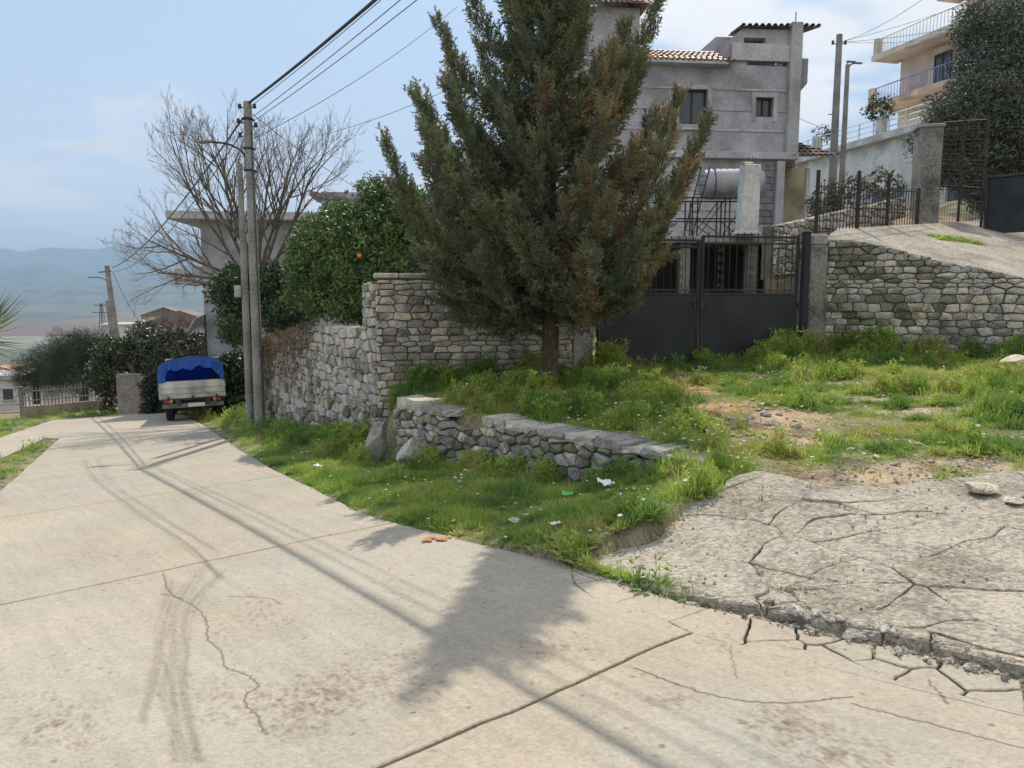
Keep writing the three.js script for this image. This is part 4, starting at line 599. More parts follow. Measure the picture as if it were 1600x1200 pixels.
{ // grey house left of the orange tree
  const o = at(322, 548, 27), t = thing('house', 'plain grey house with overhanging flat roof behind the bare tree', 'house', V3(o.x, o.y - 1.2, o.z), 0.12), k = 27 / 1200, X = (px) => (px - 322) * k, Y = (py) => (548 - py) * k + 1.2;
  mesh('wall', join([box(X(640), Y(348), 5, X(640) / 2, Y(348) / 2, -2.5)]), PLASTER_G, t);
  mesh('roof_slab', join([cbox(X(640) - X(280), 0.28, 6, (X(640) + X(280)) / 2, Y(342), -2.4, 0.02)]), RENDER_L, t);
  mesh('stair_block', join([box(2.4, 1.1, 2, X(550), Y(318), -2.6)]), PLASTER_G, t);
  mesh('stair_roof', join([prism([[X(478), Y(300)], [X(480), Y(293)], [X(610), Y(318)], [X(610), Y(325)]], -3.8, -1.4)]), TILE_OLD, t);
  mesh('balcony', join([box(1.0, 0.14, 2.2, X(300), Y(443), -1.2), box(0.1, 0.42, 2.2, X(282), Y(436), -1.2), cbox(0.36, 0.45, 0.1, X(287), Y(431), -0.15, 0.01), cbox(0.3, 0.4, 0.1, X(313), Y(427), -0.15, 0.01)]), RENDER_L, t);
  mesh('lower_band', join([box(2.4, 1.6, 0.06, 1.3, 0.75, 0.04)]), mat(col(0.5, 0.53, 0.56), { map: T.plaster, s: 0.4 }), t);
  const a = at(305, 515, 26), w = thing('lean_to', 'pale sagging sheet awning hung on the grey house', 'awning', V3(a.x, a.y, a.z)); mesh('sheet', join([box(0.5, 0.03, 1.5, 0.1, 0.25, 0, 0.1, 0.1, 1.05)]), mat(col(0.6, 0.58, 0.54), { map: T.conc, s: 0.8 }), w); mesh('strut', join([bar(V3(-0.1, -0.2, 0), V3(0.35, -0.25, 0), 0.02), bar(V3(0.35, -1.2, 0), V3(0.35, 0.5, 0), 0.03)]), IRON_R, w);
}
{ // cream apartment block on the hill, its balconies over the valley
  const o = V3(22.9, 4, -46), t = thing('apartment_block', 'cream apartment block with cantilevered balconies above the podium', 'building', o, Math.atan2(0.26, 0.97)), L = 34; // local +z runs towards the viewer along the front, -x is the balcony side
  const APT = mat(col(0.76, 0.67, 0.57), { map: T.plaster, s: 0.3, rough: 0.85 }); mesh('wall', join([box(10, 11.1, L, 5.2, 5.55, L / 2 - 1)]), APT, t); mesh('upper_wall', join([box(8, 2.6, L - 4, 6.2, 12.4, L / 2 + 2)]), APT, t);
  const lev = [8.3, 11.1, 13.75];
  lev.forEach((y, i) => {
    const out = [1.9, 1.7, -0.4][i], z0 = [-1.4, -1.4, 1.2][i], b = mesh('balcony', join([cbox(i < 2 ? out + 0.1 : 9, 0.3, L - z0, i < 2 ? -out / 2 + 0.2 : 4.9, y, (L - z0) / 2 + z0, 0.02)]), i ? APT : BOUNCE_PEACH, t);
    mesh('end_post', join([cbox(0.35, 0.95, 0.35, -out + (i < 2 ? 0.38 : 0.2), y + 0.6, z0 + 0.25, 0.02)]), APT, b);
    if (i > 1) return; const g = []; for (let z = z0 + 0.6; z < L - 6; z += 0.24) g.push(bar(V3(-out + 0.32, y + 0.15, z), V3(-out + 0.32, y + 0.95, z), 0.02, 4)); g.push(bar(V3(-out + 0.32, y + 1.0, z0 + 0.4), V3(-out + 0.32, y + 1.0, L - 6), 0.035, 5)); for (let x = -out + 0.55; x < 0.1; x += 0.2) g.push(bar(V3(x, y + 0.15, z0 + 0.2), V3(x, y + 0.95, z0 + 0.2), 0.018, 4));
    const rl = mesh('railing', join(g), mat(i ? col(0.5, 0.5, 0.55) : col(0.22, 0.25, 0.5), { rough: 0.5, metal: 0.3 }), b);
    for (const z of [2.2, 5.2, 8.4, 12]) { const d = mesh('balcony_door', join([box(0.04, 2.05, 1.1, i ? 2.18 : 0.18, y + 1.2, z)]), GLASS, t); mesh('frame', join([box(0.06, 2.15, 0.08, i ? 2.16 : 0.16, y + 1.2, z - 0.56), box(0.06, 2.15, 0.08, i ? 2.16 : 0.16, y + 1.2, z + 0.56), box(0.06, 0.08, 1.04, i ? 2.16 : 0.16, y + 2.24, z), box(0.05, 2.0, 0.06, i ? 2.155 : 0.155, y + 1.2, z)]), WOODD, d); }
  });
  const p = V3(16.55, 4, -47.6), q = thing('podium_building', 'long white building with railed roof terrace below the apartment block', 'building', p, Math.atan2(1.9, 8)), M = 29;
  mesh('wall', join([box(7, 5.0, M, 3.5, 2.5, M / 2)]), WHITE, q); mesh('terrace_slab', join([cbox(7.6, 0.35, M + 0.2, 3.4, 5.17, M / 2, 0.02)]), WHITE, q);
  const g = []; for (let z = 0.2; z < M; z += 1.1) g.push(bar(V3(-0.2, 5.3, z), V3(-0.2, 6.15, z), 0.035, 5)); for (const h of [5.6, 5.88, 6.15]) g.push(bar(V3(-0.2, h, 0.1), V3(-0.2, h, M), 0.025, 5)); mesh('railing', join(g), mat(col(0.6, 0.6, 0.62), { rough: 0.4, metal: 0.5 }), q);
  for (const z of [3.2, 8.4]) mesh('terrace_pier', join([cbox(0.4, 0.9, 0.4, -0.15, 5.75, z, 0.02)]), WHITE, q);
  for (const [z, y0, y1, w] of [[4.5, 1.6, 2.8, 1.2], [9, 0.4, 2.6, 2.2], [13.5, 1.4, 2.8, 1.3]]) { const d = mesh('window', join([box(0.05, y1 - y0, w, -0.02, (y0 + y1) / 2, z)]), GLASS, q); mesh('frame', join([box(0.08, y1 - y0 + 0.1, 0.1, -0.04, (y0 + y1) / 2, z - w / 2 - 0.05), box(0.08, y1 - y0 + 0.1, 0.1, -0.04, (y0 + y1) / 2, z + w / 2 + 0.05), box(0.08, 0.1, w, -0.04, y1 + 0.05, z)]), RENDER_L, d); }
}
{ // hill mass under the upper buildings, hidden soil they stand on
  const g = new THREE.PlaneGeometry(60, 40, 24, 16); g.rotateX(-Math.PI / 2); const p = g.attributes.position;
  for (let i = 0; i < p.count; i++) { const x = p.getX(i) + 38, z = p.getZ(i) - 40; p.setXYZ(i, x, 2.5 + 2.6 * sstep(8, 18, x) + 0.12 * Math.max(0, x - 18) + 0.5 * (fbm(x * 0.3, z * 0.3, 3) - 0.5) - 2.2 * sstep(-26, -21, z), z); }
  g.computeVertexNormals(); structure('upper_slope', boxUV(g, 1), mat(col(0.2, 0.18, 0.11), { map: T.stone, s: 0.5, rough: 1 }));
}
// ---------------------------------------------------------------- plants
const BARK = mat(col(0.20, 0.165, 0.13), { map: T.bark, bump: T.bark, bs: 0.02, s: 1.5, rough: 1 }), BARK_G = mat(col(0.27, 0.245, 0.22), { map: T.bark, bump: T.bark, bs: 0.01, s: 2, rough: 1 });
function leaf(P, I, o, dir, side, L, W, bend = 0.15) { const n = P.length / 3, m = o.clone().addScaledVector(dir, L * 0.45), up = dir.clone().cross(side).normalize(), e = o.clone().addScaledVector(dir, L).addScaledVector(up, -bend * L), a = m.clone().addScaledVector(side, W / 2).addScaledVector(up, W * 0.18), b = m.clone().addScaledVector(side, -W / 2).addScaledVector(up, W * 0.18); for (const v of [o, a, e, b, m]) P.push(v.x, v.y, v.z); I.push(n, n + 1, n + 4, n + 4, n + 1, n + 2, n, n + 4, n + 3, n + 3, n + 4, n + 2); }
const dirOf = (rnd) => { const y = rnd() * 2 - 1, a = rnd() * 6.2832, r = Math.sqrt(1 - y * y); return V3(Math.cos(a) * r, y, Math.sin(a) * r); };
/** a spray of n leaves round a short twig, about one unit across */
function leafClump(n, L, W, seed, up = 0.2) { const rnd = rngOf(seed), P = [], I = []; for (let i = 0; i < n; i++) { const o = dirOf(rnd).multiplyScalar(0.5 * Math.cbrt(rnd())), d = dirOf(rnd).addScaledVector(o, 1.2).add(V3(0, up, 0)).normalize(), s = d.clone().cross(dirOf(rnd)).normalize(); leaf(P, I, o, d, s, L * (0.7 + rnd() * 0.6), W * (0.7 + rnd() * 0.6), 0.1 + rnd() * 0.2); } return flat(geoOf(P, I)); }
/** feathery flat spray of scale leaves along +y, one unit long */
function coniferSpray(seed) {
  const rnd = rngOf(seed), P = [], I = [], blade = (o, d, L, W) => { const s = d.clone().cross(dirOf(rnd)).normalize(), n = P.length / 3, m = o.clone().addScaledVector(d, L * 0.4), a = m.clone().addScaledVector(s, W), b = m.clone().addScaledVector(s, -W), e = o.clone().addScaledVector(d, L); for (const v of [o, a, e, b]) P.push(v.x, v.y, v.z); I.push(n, n + 1, n + 2, n, n + 2, n + 3); };
  for (let i = 0; i < 15; i++) {
    const t = i / 15, o = V3(0, t * 0.95, 0), a = rnd() * 6.28, k = 0.55 + 0.45 * rnd(), d = V3(Math.cos(a) * k, 0.75, Math.sin(a) * k).normalize(), L = 0.36 * (1 - t * 0.65) * (0.7 + 0.6 * rnd());
    blade(o, d, L, 0.028);
    for (let j = 1; j < 6; j++) { const q = o.clone().addScaledVector(d, L * j / 6), e = d.clone().add(dirOf(rnd).multiplyScalar(0.85)).normalize(); blade(q, e, 0.14 * (1 - j * 0.08), 0.021); }
  }
  blade(V3(0, 0, 0), V3(0, 1, 0), 1.05, 0.018); return flat(geoOf(P, I));
}
function instances(name, geo, m, list, parent) {
  const o = new THREE.InstancedMesh(geo, m, list.length), M = new THREE.Matrix4(); o.name = parent ? name : numbered(name); o.userData.kind = 'stuff'; o.castShadow = o.receiveShadow = true;
  list.forEach(({ p, q, s, c }, i) => { M.compose(p, q, typeof s === 'number' ? V3(s, s, s) : s); o.setMatrixAt(i, M); o.setColorAt(i, c); }); (parent ?? scene).add(o); return o;
}
const Q = (rnd) => new THREE.Quaternion().setFromEuler(new THREE.Euler(rnd() * 6.28, rnd() * 6.28, rnd() * 6.28)), QY = (a, tilt = 0, b = 0) => new THREE.Quaternion().setFromEuler(new THREE.Euler(tilt * Math.cos(b), a, tilt * Math.sin(b), 'YXZ'));
const shade = (c, rnd, v = 0.25) => { const k = 1 + (rnd() - 0.5) * 2 * v; return col(c[0] * k * (1 + (rnd() - 0.5) * 0.15), c[1] * k, c[2] * k * (1 + (rnd() - 0.5) * 0.2)); };
const CON_LEAF = leafMat(col(1, 1, 1), 0.25, 0.95), SOFT_LEAF = leafMat(col(1, 1, 1), 0.55, 0.95), GLOSS_LEAF = new THREE.MeshPhysicalMaterial({ color: col(1, 1, 1), roughness: 0.38, side: THREE.DoubleSide, specularIntensity: 0.8 });
{ // the big conifer
  const B = V3(0.54, ground(0.54, -11.1) - 0.05, -11.1), t = thing('conifer_tree', 'large dark conifer with upswept feathery boughs growing before the limestone wall', 'tree', B), rnd = rngOf(2024);
  const H = 8.5, spine = (h) => V3(0.02 * Math.sin(h * 1.3) - 0.44 * Math.pow(Math.max(0, h - 3.6) / 4, 1.5), h, 0.03 * Math.sin(h)), sp = []; for (let i = 0; i <= 22; i++) sp.push(spine(H * i / 22));
  mesh('trunk', join([tube(sp, sp.map((p, i) => 0.125 * Math.pow(1 - i / 22.5, 0.8) + 0.006 + (i === 0 ? 0.05 : 0)), 12, 0.14, rnd)], 1), BARK, t);
  const lut = (h, T) => { for (let i = 0; i < T.length - 1; i++) if (h <= T[i + 1][0]) return mix(T[i][1], T[i + 1][1], clamp((h - T[i][0]) / (T[i + 1][0] - T[i][0]))); return T[T.length - 1][1]; };
  const reach = [[0.8, 1.5], [1.1, 1.9], [1.6, 2.1], [2.2, 1.9], [3.0, 1.5], [3.8, 1.15], [4.6, 0.9], [5.5, 0.72], [6.5, 0.6], [7.4, 0.42], [8.4, 0.22]], elev = [[0.8, 14], [1.1, 24], [1.6, 38], [2.5, 45], [4, 52], [6, 60], [7.4, 68]];
  const boughs = [[600, 225, 0.2], [648, 150, -0.3], [683, 32, 0.3], [738, 2, -0.2], [618, 290, 0.5], [700, 120, 0.5], [665, 255, -0.5], [1107, 188, 0.1], [1062, 150, 0.5], [1034, -5, 0.1], [1078, 262, -0.4], [1000, 105, -0.3], [975, 40, 0.5], [1045, 330, -0.6], [660, 400, -0.6], [1040, 400, 0.2], [690, 470, -0.3], [985, 455, -0.6], [780, -60, 0.3], [935, -40, -0.3]], wood = [], leaves = [[], [], []], K = 134, cols = [[0.135, 0.155, 0.10], [0.15, 0.175, 0.105], [0.185, 0.20, 0.10], [0.27, 0.21, 0.11], [0.12, 0.145, 0.105]];
  for (let k = 0; k < K; k++) {
    let h = 0.95 + (H - 1.05) * Math.pow(Math.max(0, k - 20 + 0.5) / (K - 20), 1.5); const az = k * 2.39996 + rnd() * 0.5, el = lut(h, elev) * (0.85 + rnd() * 0.3) * Math.PI / 180, base = spine(h), d = V3(Math.cos(az), 0, Math.sin(az)); let R = lut(h, reach) * (k % 4 === 0 ? (h < 2 ? 0.98 : 0.74) + rnd() * 0.14 : h < 1.8 ? 0.68 + rnd() * 0.32 : 0.40 + rnd() * 0.28), rise = R * Math.tan(el); const side = V3(-d.z, 0, d.x).multiplyScalar((rnd() - 0.5) * 0.5 * R);
    if (k < boughs.length) { const [bx, by, bz] = boughs[k], tip = at(bx, by, 11.2 + bz).sub(B), reachH = Math.hypot(tip.x, tip.z); h = clamp(tip.y - reachH * (tip.y > 2.2 ? 0.98 : 0.3), 0.75, 6.6); base.copy(spine(h)); d.set(tip.x - base.x, 0, tip.z - base.z); R = d.length(); d.normalize(); rise = (tip.y - h) / 1.08; side.set(0, 0, 0); }
    const pts = curve([base, base.clone().addScaledVector(d, R * 0.4).addScaledVector(V3(0, 1, 0), rise * 0.22), base.clone().addScaledVector(d, R * 0.76).addScaledVector(V3(0, 1, 0), rise * 0.58).addScaledVector(side, 0.5), base.clone().addScaledVector(d, R).addScaledVector(V3(0, 1, 0), rise * 1.08).add(side)], 16);
    wood.push(tube(pts, pts.map((p, i) => (0.010 + 0.02 * R / 2.4) * (1 - i / 17) + 0.003), 5));
    const Lm = pts.reduce((s, p, i) => s + (i ? p.distanceTo(pts[i - 1]) : 0), 0), big = k < boughs.length || k % 4 === 0, n = Math.round(Lm / (big ? 0.021 : 0.028)), tint = rnd(), brown = d.x > -0.4 && h < 4 && rnd() < 0.45;
    for (let i = 0; i < n; i++) {
      const s = 0.1 + 0.9 * Math.pow((i + rnd()) / n, 0.9), f = s * 16, j = Math.min(15, Math.floor(f)), p = pts[j].clone().lerp(pts[Math.min(j + 1, 16)], f - j), T0 = pts[Math.min(j + 1, 16)].clone().sub(pts[Math.max(0, j)]).normalize();
      const out = dirOf(rnd); out.addScaledVector(T0, -out.dot(T0)).normalize(); const w = 1.05 * (1 - s * 0.5), dir = T0.clone().addScaledVector(out, w).add(V3(0, 0.25, 0)).normalize(), size = (0.42 - 0.2 * s) * (0.7 + 0.6 * rnd()) * (0.72 + 0.28 * Math.min(1, R / 1.4)) * (big ? 1.12 : 1);
      const c = cols[brown && rnd() < 0.5 ? 3 : Math.floor(clamp(tint * 2.2 + rnd() * 2.2, 0, 2.99) + (rnd() < 0.15 ? 2 : 0)) % 5];
      leaves[i % 3].push({ p: p.addScaledVector(out, 0.012), q: new THREE.Quaternion().setFromUnitVectors(V3(0, 1, 0), dir).multiply(QY(rnd() * 6.28)), s: size, c: shade(c, rnd, 0.3) });
    }
  }
  for (let i = 0; i < 800; i++) { const h = H - 2.6 * Math.pow(rnd(), 0.8) + 0.1, p = spine(Math.min(h, H)), out = dirOf(rnd), dir = V3(0, 0.9, 0).add(out).normalize(); leaves[i % 3].push({ p, q: new THREE.Quaternion().setFromUnitVectors(V3(0, 1, 0), dir).multiply(QY(rnd() * 6)), s: 0.2 + 0.3 * (H + 0.2 - h) / 2.6, c: shade(cols[i % 3], rnd) }); }
  mesh('limbs', join(wood), BARK, t);
  leaves.forEach((l, i) => instances('crown', coniferSpray(70 + i), CON_LEAF, l, t));
}
/** leaf-by-leaf crown: blobs [x, y, z, rx, ry, rz] filled with clumps */
function crown(parent, blobs, per, size, geos, m, cols, seed, name = 'crown', hollow = 0.55) {
  const rnd = rngOf(seed), L = geos.map(() => []);
  for (const [x, y, z, rx, ry, rz] of blobs) { const n = Math.round(per * rx * ry * rz * 4); for (let i = 0; i < n; i++) { const d = dirOf(rnd), r = Math.pow(mix(hollow ** 3, 1, rnd()), 1 / 3) * (0.82 + 0.36 * fbm(d.x * 2 + x, d.y * 2 + d.z * 1.7 + z, 3)), g = Math.floor(rnd() * geos.length); L[g].push({ p: V3(x + d.x * rx * r, y + d.y * ry * r, z + d.z * rz * r), q: Q(rnd), s: size * (0.6 + 0.8 * rnd()), c: shade(cols[Math.floor(rnd() * cols.length)], rnd, 0.28) }); } }
  L.forEach((l, i) => l.length && instances(name, geos[i], m, l, parent));
}
function limbs(parent, base, tips, r, m, seed, name = 'limb') { const rnd = rngOf(seed); for (const t of tips) { const mid = base.clone().lerp(t, 0.5).add(V3((rnd() - 0.5) * 0.3, (rnd() - 0.3) * 0.2, (rnd() - 0.5) * 0.3)), p = curve([base, mid, t], 8); mesh(name, join([tube(p, p.map((q, i) => r * (1 - i / 10)), 6)]), m, parent); } }
{ // orange tree behind the tall wall
  const g = [leafClump(20, 0.36, 0.15, 5), leafClump(20, 0.36, 0.15, 6)], D = 14.6, p = at(575, 470, D), B = V3(p.x, ground(p.x, p.z), p.z), t = thing('orange_tree', 'glossy green orange tree with one ripe fruit above the rubble wall', 'tree', B), w = (px, py, dd, rx, ry, rz) => { const q = at(px, py, D + dd).sub(B); return [q.x, q.y, q.z, rx, ry, rz]; };
  const bl = [w(540, 395, 0, 0.95, 0.8, 0.9), w(610, 370, 0.3, 0.85, 0.85, 0.8), w(505, 440, -0.2, 0.7, 0.6, 0.7), w(590, 440, -0.3, 0.9, 0.7, 0.8), w(650, 400, 0.4, 0.7, 0.8, 0.8), w(550, 345, 0.3, 0.45, 0.4, 0.45), w(615, 315, 0.4, 0.5, 0.4, 0.5), w(560, 475, -0.6, 0.6, 0.35, 0.5), w(585, 300, 0.2, 0.3, 0.3, 0.3), w(512, 352, 0.1, 0.4, 0.3, 0.4), w(488, 378, 0, 0.35, 0.3, 0.35), w(480, 410, 0.1, 0.35, 0.3, 0.35), w(525, 350, 0.1, 0.3, 0.25, 0.3), w(660, 340, 0.3, 0.5, 0.5, 0.5), w(500, 385, 0.2, 0.45, 0.4, 0.5)];
  mesh('trunk', join([tube(curve([V3(0, -0.1, 0), V3(0.05, 0.6, 0), V3(0, 1.2, 0.1)], 6), [0.13, 0.11, 0.1, 0.1, 0.09, 0.09, 0.08], 8)]), BARK, t); limbs(t, V3(0, 1.0, 0.05), bl.slice(0, 6).map((b) => V3(b[0], b[1], b[2])), 0.05, BARK, 3);
  crown(t, bl, 330, 0.2, g, new THREE.MeshPhysicalMaterial({ color: col(1, 1, 1), roughness: 0.62, transmission: 0.22, thickness: 0, side: THREE.DoubleSide }), [[0.09, 0.155, 0.045], [0.11, 0.19, 0.05], [0.18, 0.24, 0.06], [0.07, 0.125, 0.04]], 8); crown(t, bl.map(([x, y, z, a, b, c]) => [x, y, z, a * 1.12, b * 1.14, c * 1.1]), 60, 0.2, g, GLOSS_LEAF, [[0.12, 0.2, 0.05], [0.16, 0.23, 0.06], [0.08, 0.14, 0.04]], 9, 'outer_leaves', 0.9);
  const f = at(562, 400, D - 0.95).sub(B), s = new THREE.SphereGeometry(0.05, 14, 10); s.translate(f.x, f.y, f.z); mesh('fruit', boxUV(s), mat(col(0.75, 0.24, 0.02), { bump: T.bumpF, bs: 0.002, s: 8, rough: 0.5 }), t);
}
{ // dark shrub behind the poles
  const g = [leafClump(18, 0.4, 0.2, 15), leafClump(18, 0.4, 0.2, 16)], D = 18.5, p = at(415, 500, D), B = V3(p.x, ground(p.x, p.z), p.z), t = thing('shrub', 'dense dark evergreen shrub behind the two concrete poles', 'shrub', B), w = (px, py, dd, rx, ry, rz) => { const q = at(px, py, D + dd).sub(B); return [q.x, q.y, q.z, rx, ry, rz]; };
  mesh('stem', join([tube(curve([V3(0, -0.1, 0), V3(0.1, 0.5, 0), V3(0, 1, 0)], 5), [0.08, 0.08, 0.07, 0.07, 0.06, 0.05], 6)]), BARK, t);
  crown(t, [w(370, 455, 0, 0.62, 0.55, 0.6), w(430, 450, 0.2, 0.8, 0.6, 0.7), w(372, 505, -0.1, 0.45, 0.55, 0.5), w(440, 490, -0.4, 0.6, 0.45, 0.5), w(470, 470, 0.2, 0.6, 0.55, 0.5)], 330, 0.24, g, GLOSS_LEAF, [[0.05, 0.08, 0.035], [0.06, 0.10, 0.04], [0.075, 0.115, 0.04]], 18);
}
{ // bare tree
  const D = 20.5, p = at(400, 540, D), B = V3(p.x, ground(p.x, p.z) - 0.1, p.z), t = thing('bare_tree', 'leafless tree fanning thin grey branches above the poles and shrub', 'tree', B), rnd = rngOf(303), k = D / 1200, list = [], fine = [];
  const o = at(402, 452, D).sub(B); mesh('trunk', join([tube(curve([V3(0.1, 0, 0), V3(-0.05, o.y * 0.5, 0), o], 8), [0.22, 0.2, 0.19, 0.18, 0.17, 0.16, 0.16, 0.15, 0.15], 9, 0.1, rnd)]), BARK_G, t);
  const grow = (a, dir, L, r, lev) => {
    const n = 7, pts = [a.clone()], d = dir.clone(), q = a.clone(); for (let i = 0; i < n; i++) { d.add(dirOf(rnd).multiplyScalar(0.13)).add(V3(0, lev < 2 ? 0.035 : 0.05, 0)).normalize(); q.addScaledVector(d, L / n); pts.push(q.clone()); }
    (lev < 2 ? list : fine).push(tube(pts, pts.map((_, i) => Math.max(0.0035, r * (1 - 0.72 * i / n))), lev < 1 ? 6 : lev < 3 ? 4 : 3));
    if (lev >= 4) return; const m = lev === 0 ? 8 : lev === 1 ? 5 : lev === 2 ? 3 : 2;
    for (let i = 0; i < m; i++) { const s = 0.28 + 0.72 * (i + rnd()) / m, j = Math.min(n - 1, Math.floor(s * n)), e = pts[Math.min(j + 1, n)].clone().sub(pts[j]).normalize(), x = dirOf(rnd).multiplyScalar(0.62); x.z *= 0.7; grow(pts[j].clone().lerp(pts[j + 1], s * n - j), e.add(x).normalize(), L * (0.42 + rnd() * 0.25) * (1.15 - 0.45 * s), Math.max(0.005, r * 0.48 * (1.1 - s * 0.5)), lev + 1); }
  };
  for (const [px, py, dz] of [[215, 275, 0.4], [250, 225, -0.6], [300, 205, 0.5], [345, 190, -0.4], [430, 195, 0.3], [475, 215, -0.5], [540, 240, 0.4], [195, 345, 0.2], [225, 430, 0.6], [265, 480, 0.9], [400, 225, 0.9]]) { const e = at(px, py, D + dz).sub(B), d = e.clone().sub(o), L = d.length(); d.normalize(); if (d.y < 0.4) d.y += 0.12; grow(o.clone(), d.add(V3(0, 0.06, 0)).normalize(), L * 0.8, 0.05 + 0.02 * rnd(), 0); }
  mesh('branches', join(list), BARK_G, t); mesh('twigs', join(fine), mat(col(0.24, 0.20, 0.17), { rough: 1 }), t).userData.kind = 'stuff';
}
{ // olive above the far gate
  const g = [leafClump(26, 0.26, 0.075, 25), leafClump(26, 0.26, 0.075, 26)], D = 20.5, p = at(1570, 330, D), B = V3(p.x, p.y - 1.2, p.z), t = thing('olive_tree', 'big silvery green olive tree towering over the far dark gate', 'tree', B), w = (px, py, dd, rx, ry, rz) => { const q = at(px, py, D + dd).sub(B); return [q.x, q.y, q.z, rx, ry, rz]; };
  const bl = [w(1575, 90, 0, 1.3, 1.5, 1.3), w(1540, 170, -0.3, 1.1, 1.1, 1.1), w(1490, 200, 0, 0.7, 0.7, 0.8), w(1600, 200, -0.5, 1.3, 1.3, 1.2), w(1660, 120, 0.4, 1.4, 1.7, 1.4), w(1520, 255, 0.2, 1.0, 0.75, 0.9), w(1580, 290, 0.3, 1.3, 0.9, 1.0), w(1470, 250, 0.4, 0.55, 0.5, 0.6), w(1455, 170, 0.3, 0.35, 0.3, 0.4), w(1530, 40, 0.5, 0.7, 0.6, 0.7), w(1650, 260, 0, 1.2, 1.2, 1.1), w(1430, 230, 0.6, 0.25, 0.35, 0.3)];
  mesh('trunk', join([tube(curve([V3(0.1, -0.2, 0), V3(0, 1, 0.1), V3(0.15, 2.2, 0)], 8), [0.3, 0.27, 0.24, 0.22, 0.2, 0.19, 0.18, 0.17, 0.16], 9, 0.1, rngOf(4))]), BARK, t); limbs(t, V3(0.1, 1.8, 0), bl.slice(0, 8).map((b) => V3(b[0], b[1], b[2])), 0.09, BARK, 5);
  crown(t, bl, 150, 0.36, g, new THREE.MeshPhysicalMaterial({ color: col(1, 1, 1), roughness: 0.5, side: THREE.DoubleSide }), [[0.09, 0.105, 0.07], [0.12, 0.135, 0.095], [0.16, 0.17, 0.13], [0.07, 0.085, 0.055]], 28);
}
{ // evergreens, ivy and hedges round the truck
  const pine = [leafClump(40, 0.34, 0.02, 35, 0.5), leafClump(40, 0.34, 0.02, 36, 0.5)], broad = [leafClump(18, 0.36, 0.2, 37), leafClump(18, 0.36, 0.2, 38)];
  const plant = (name, label, cat, D, px, py, blobs, per, size, g, m, cols, seed, group) => { const p = at(px, py, D), B = V3(p.x, p.y, p.z), t = thing(name, label, cat, B, 0, group); const w = blobs.map(([x, y, dd, rx, ry, rz]) => { const q = at(x, y, D + dd).sub(B); return [q.x, q.y, q.z, rx, ry, rz]; }); mesh(cat === 'tree' ? 'trunk' : 'stem', join([tube(curve([V3(0, -0.6, 0), V3(0.1, 0.5, 0), V3(w[0][0], w[0][1], w[0][2])], 6), [0.16, 0.14, 0.12, 0.11, 0.1, 0.08, 0.06], 6)]), BARK, t); crown(t, w, per, size, g, m, cols, seed); };
  plant('pine_tree', 'dark rounded pine behind the thin picket fence', 'tree', 32, 130, 605, [[130, 560, 0, 1.2, 1.1, 1.0], [105, 545, 0.5, 0.9, 0.8, 0.9], [155, 548, 0, 0.9, 0.75, 0.9], [120, 590, -0.3, 1.4, 0.7, 1.0], [165, 575, 0.2, 0.8, 0.8, 0.8]], 60, 0.5, pine, CON_LEAF, [[0.04, 0.055, 0.035], [0.05, 0.07, 0.04]], 41);
  plant('pine_tree', 'smaller dark pine beside the white house down the slope', 'tree', 34, 55, 610, [[60, 575, 0, 1.0, 0.8, 0.9], [40, 580, 0.3, 0.7, 0.6, 0.7], [80, 565, 0.2, 0.8, 0.7, 0.8], [70, 600, -0.2, 1.1, 0.6, 0.8]], 60, 0.5, pine, CON_LEAF, [[0.045, 0.06, 0.04], [0.055, 0.07, 0.045]], 42);
  plant('ivy_bush', 'ivy bush spilling over the concrete wall beside the truck', 'shrub', 25.4, 205, 600, [[180, 556, 0.3, 0.75, 0.5, 0.5], [215, 552, 0.4, 0.8, 0.45, 0.5], [250, 565, 0.3, 0.7, 0.5, 0.6], [160, 590, -0.1, 0.4, 0.6, 0.4], [170, 622, -0.1, 0.24, 0.6, 0.3], [290, 570, 0.9, 0.8, 0.4, 0.5]], 230, 0.33, broad, GLOSS_LEAF, [[0.05, 0.07, 0.03], [0.07, 0.09, 0.04], [0.09, 0.10, 0.05]], 43);
  plant('hedge', 'tall dark hedge between the truck and the concrete poles', 'hedge', 22.2, 368, 640, [[366, 590, 0, 0.4, 0.7, 0.8], [360, 625, -0.2, 0.32, 0.6, 0.7], [385, 600, 0.5, 0.5, 0.8, 0.6], [375, 640, -0.6, 0.35, 0.4, 0.6]], 320, 0.3, broad, GLOSS_LEAF, [[0.03, 0.045, 0.02], [0.04, 0.06, 0.025]], 44);
  plant('hedge', 'dark overgrown bush between the concrete wall and truck', 'hedge', 24.6, 246, 640, [[244, 605, 0, 0.32, 0.7, 0.4], [240, 632, 0, 0.34, 0.5, 0.4], [300, 600, 2.2, 1.4, 0.9, 0.5]], 300, 0.3, broad, GLOSS_LEAF, [[0.025, 0.035, 0.02], [0.035, 0.05, 0.025]], 45);
  plant('shrub', 'greyish scrub on the slope below the bare tree', 'shrub', 48, 250, 545, [[250, 535, 0, 1.8, 0.9, 1.2], [225, 522, 4, 1.0, 0.7, 1.0], [290, 540, 1, 1.6, 0.8, 1.2]], 24, 0.6, broad, GLOSS_LEAF, [[0.07, 0.07, 0.05], [0.09, 0.085, 0.06]], 46);
  // the palm whose fronds reach in from the left
  const D = 9.5, p = at(-42, 515, D), t = thing('palm', 'spiky palm whose frond tips reach past the road edge', 'palm', V3(p.x, p.y - 1.9, p.z)), P = [], I = [], rnd = rngOf(6);
  mesh('trunk', join([tube([V3(0, -0.2, 0), V3(0.02, 0.8, 0), V3(0, 1.9, 0)], [0.14, 0.12, 0.11], 9, 0.1, rnd)]), BARK, t);
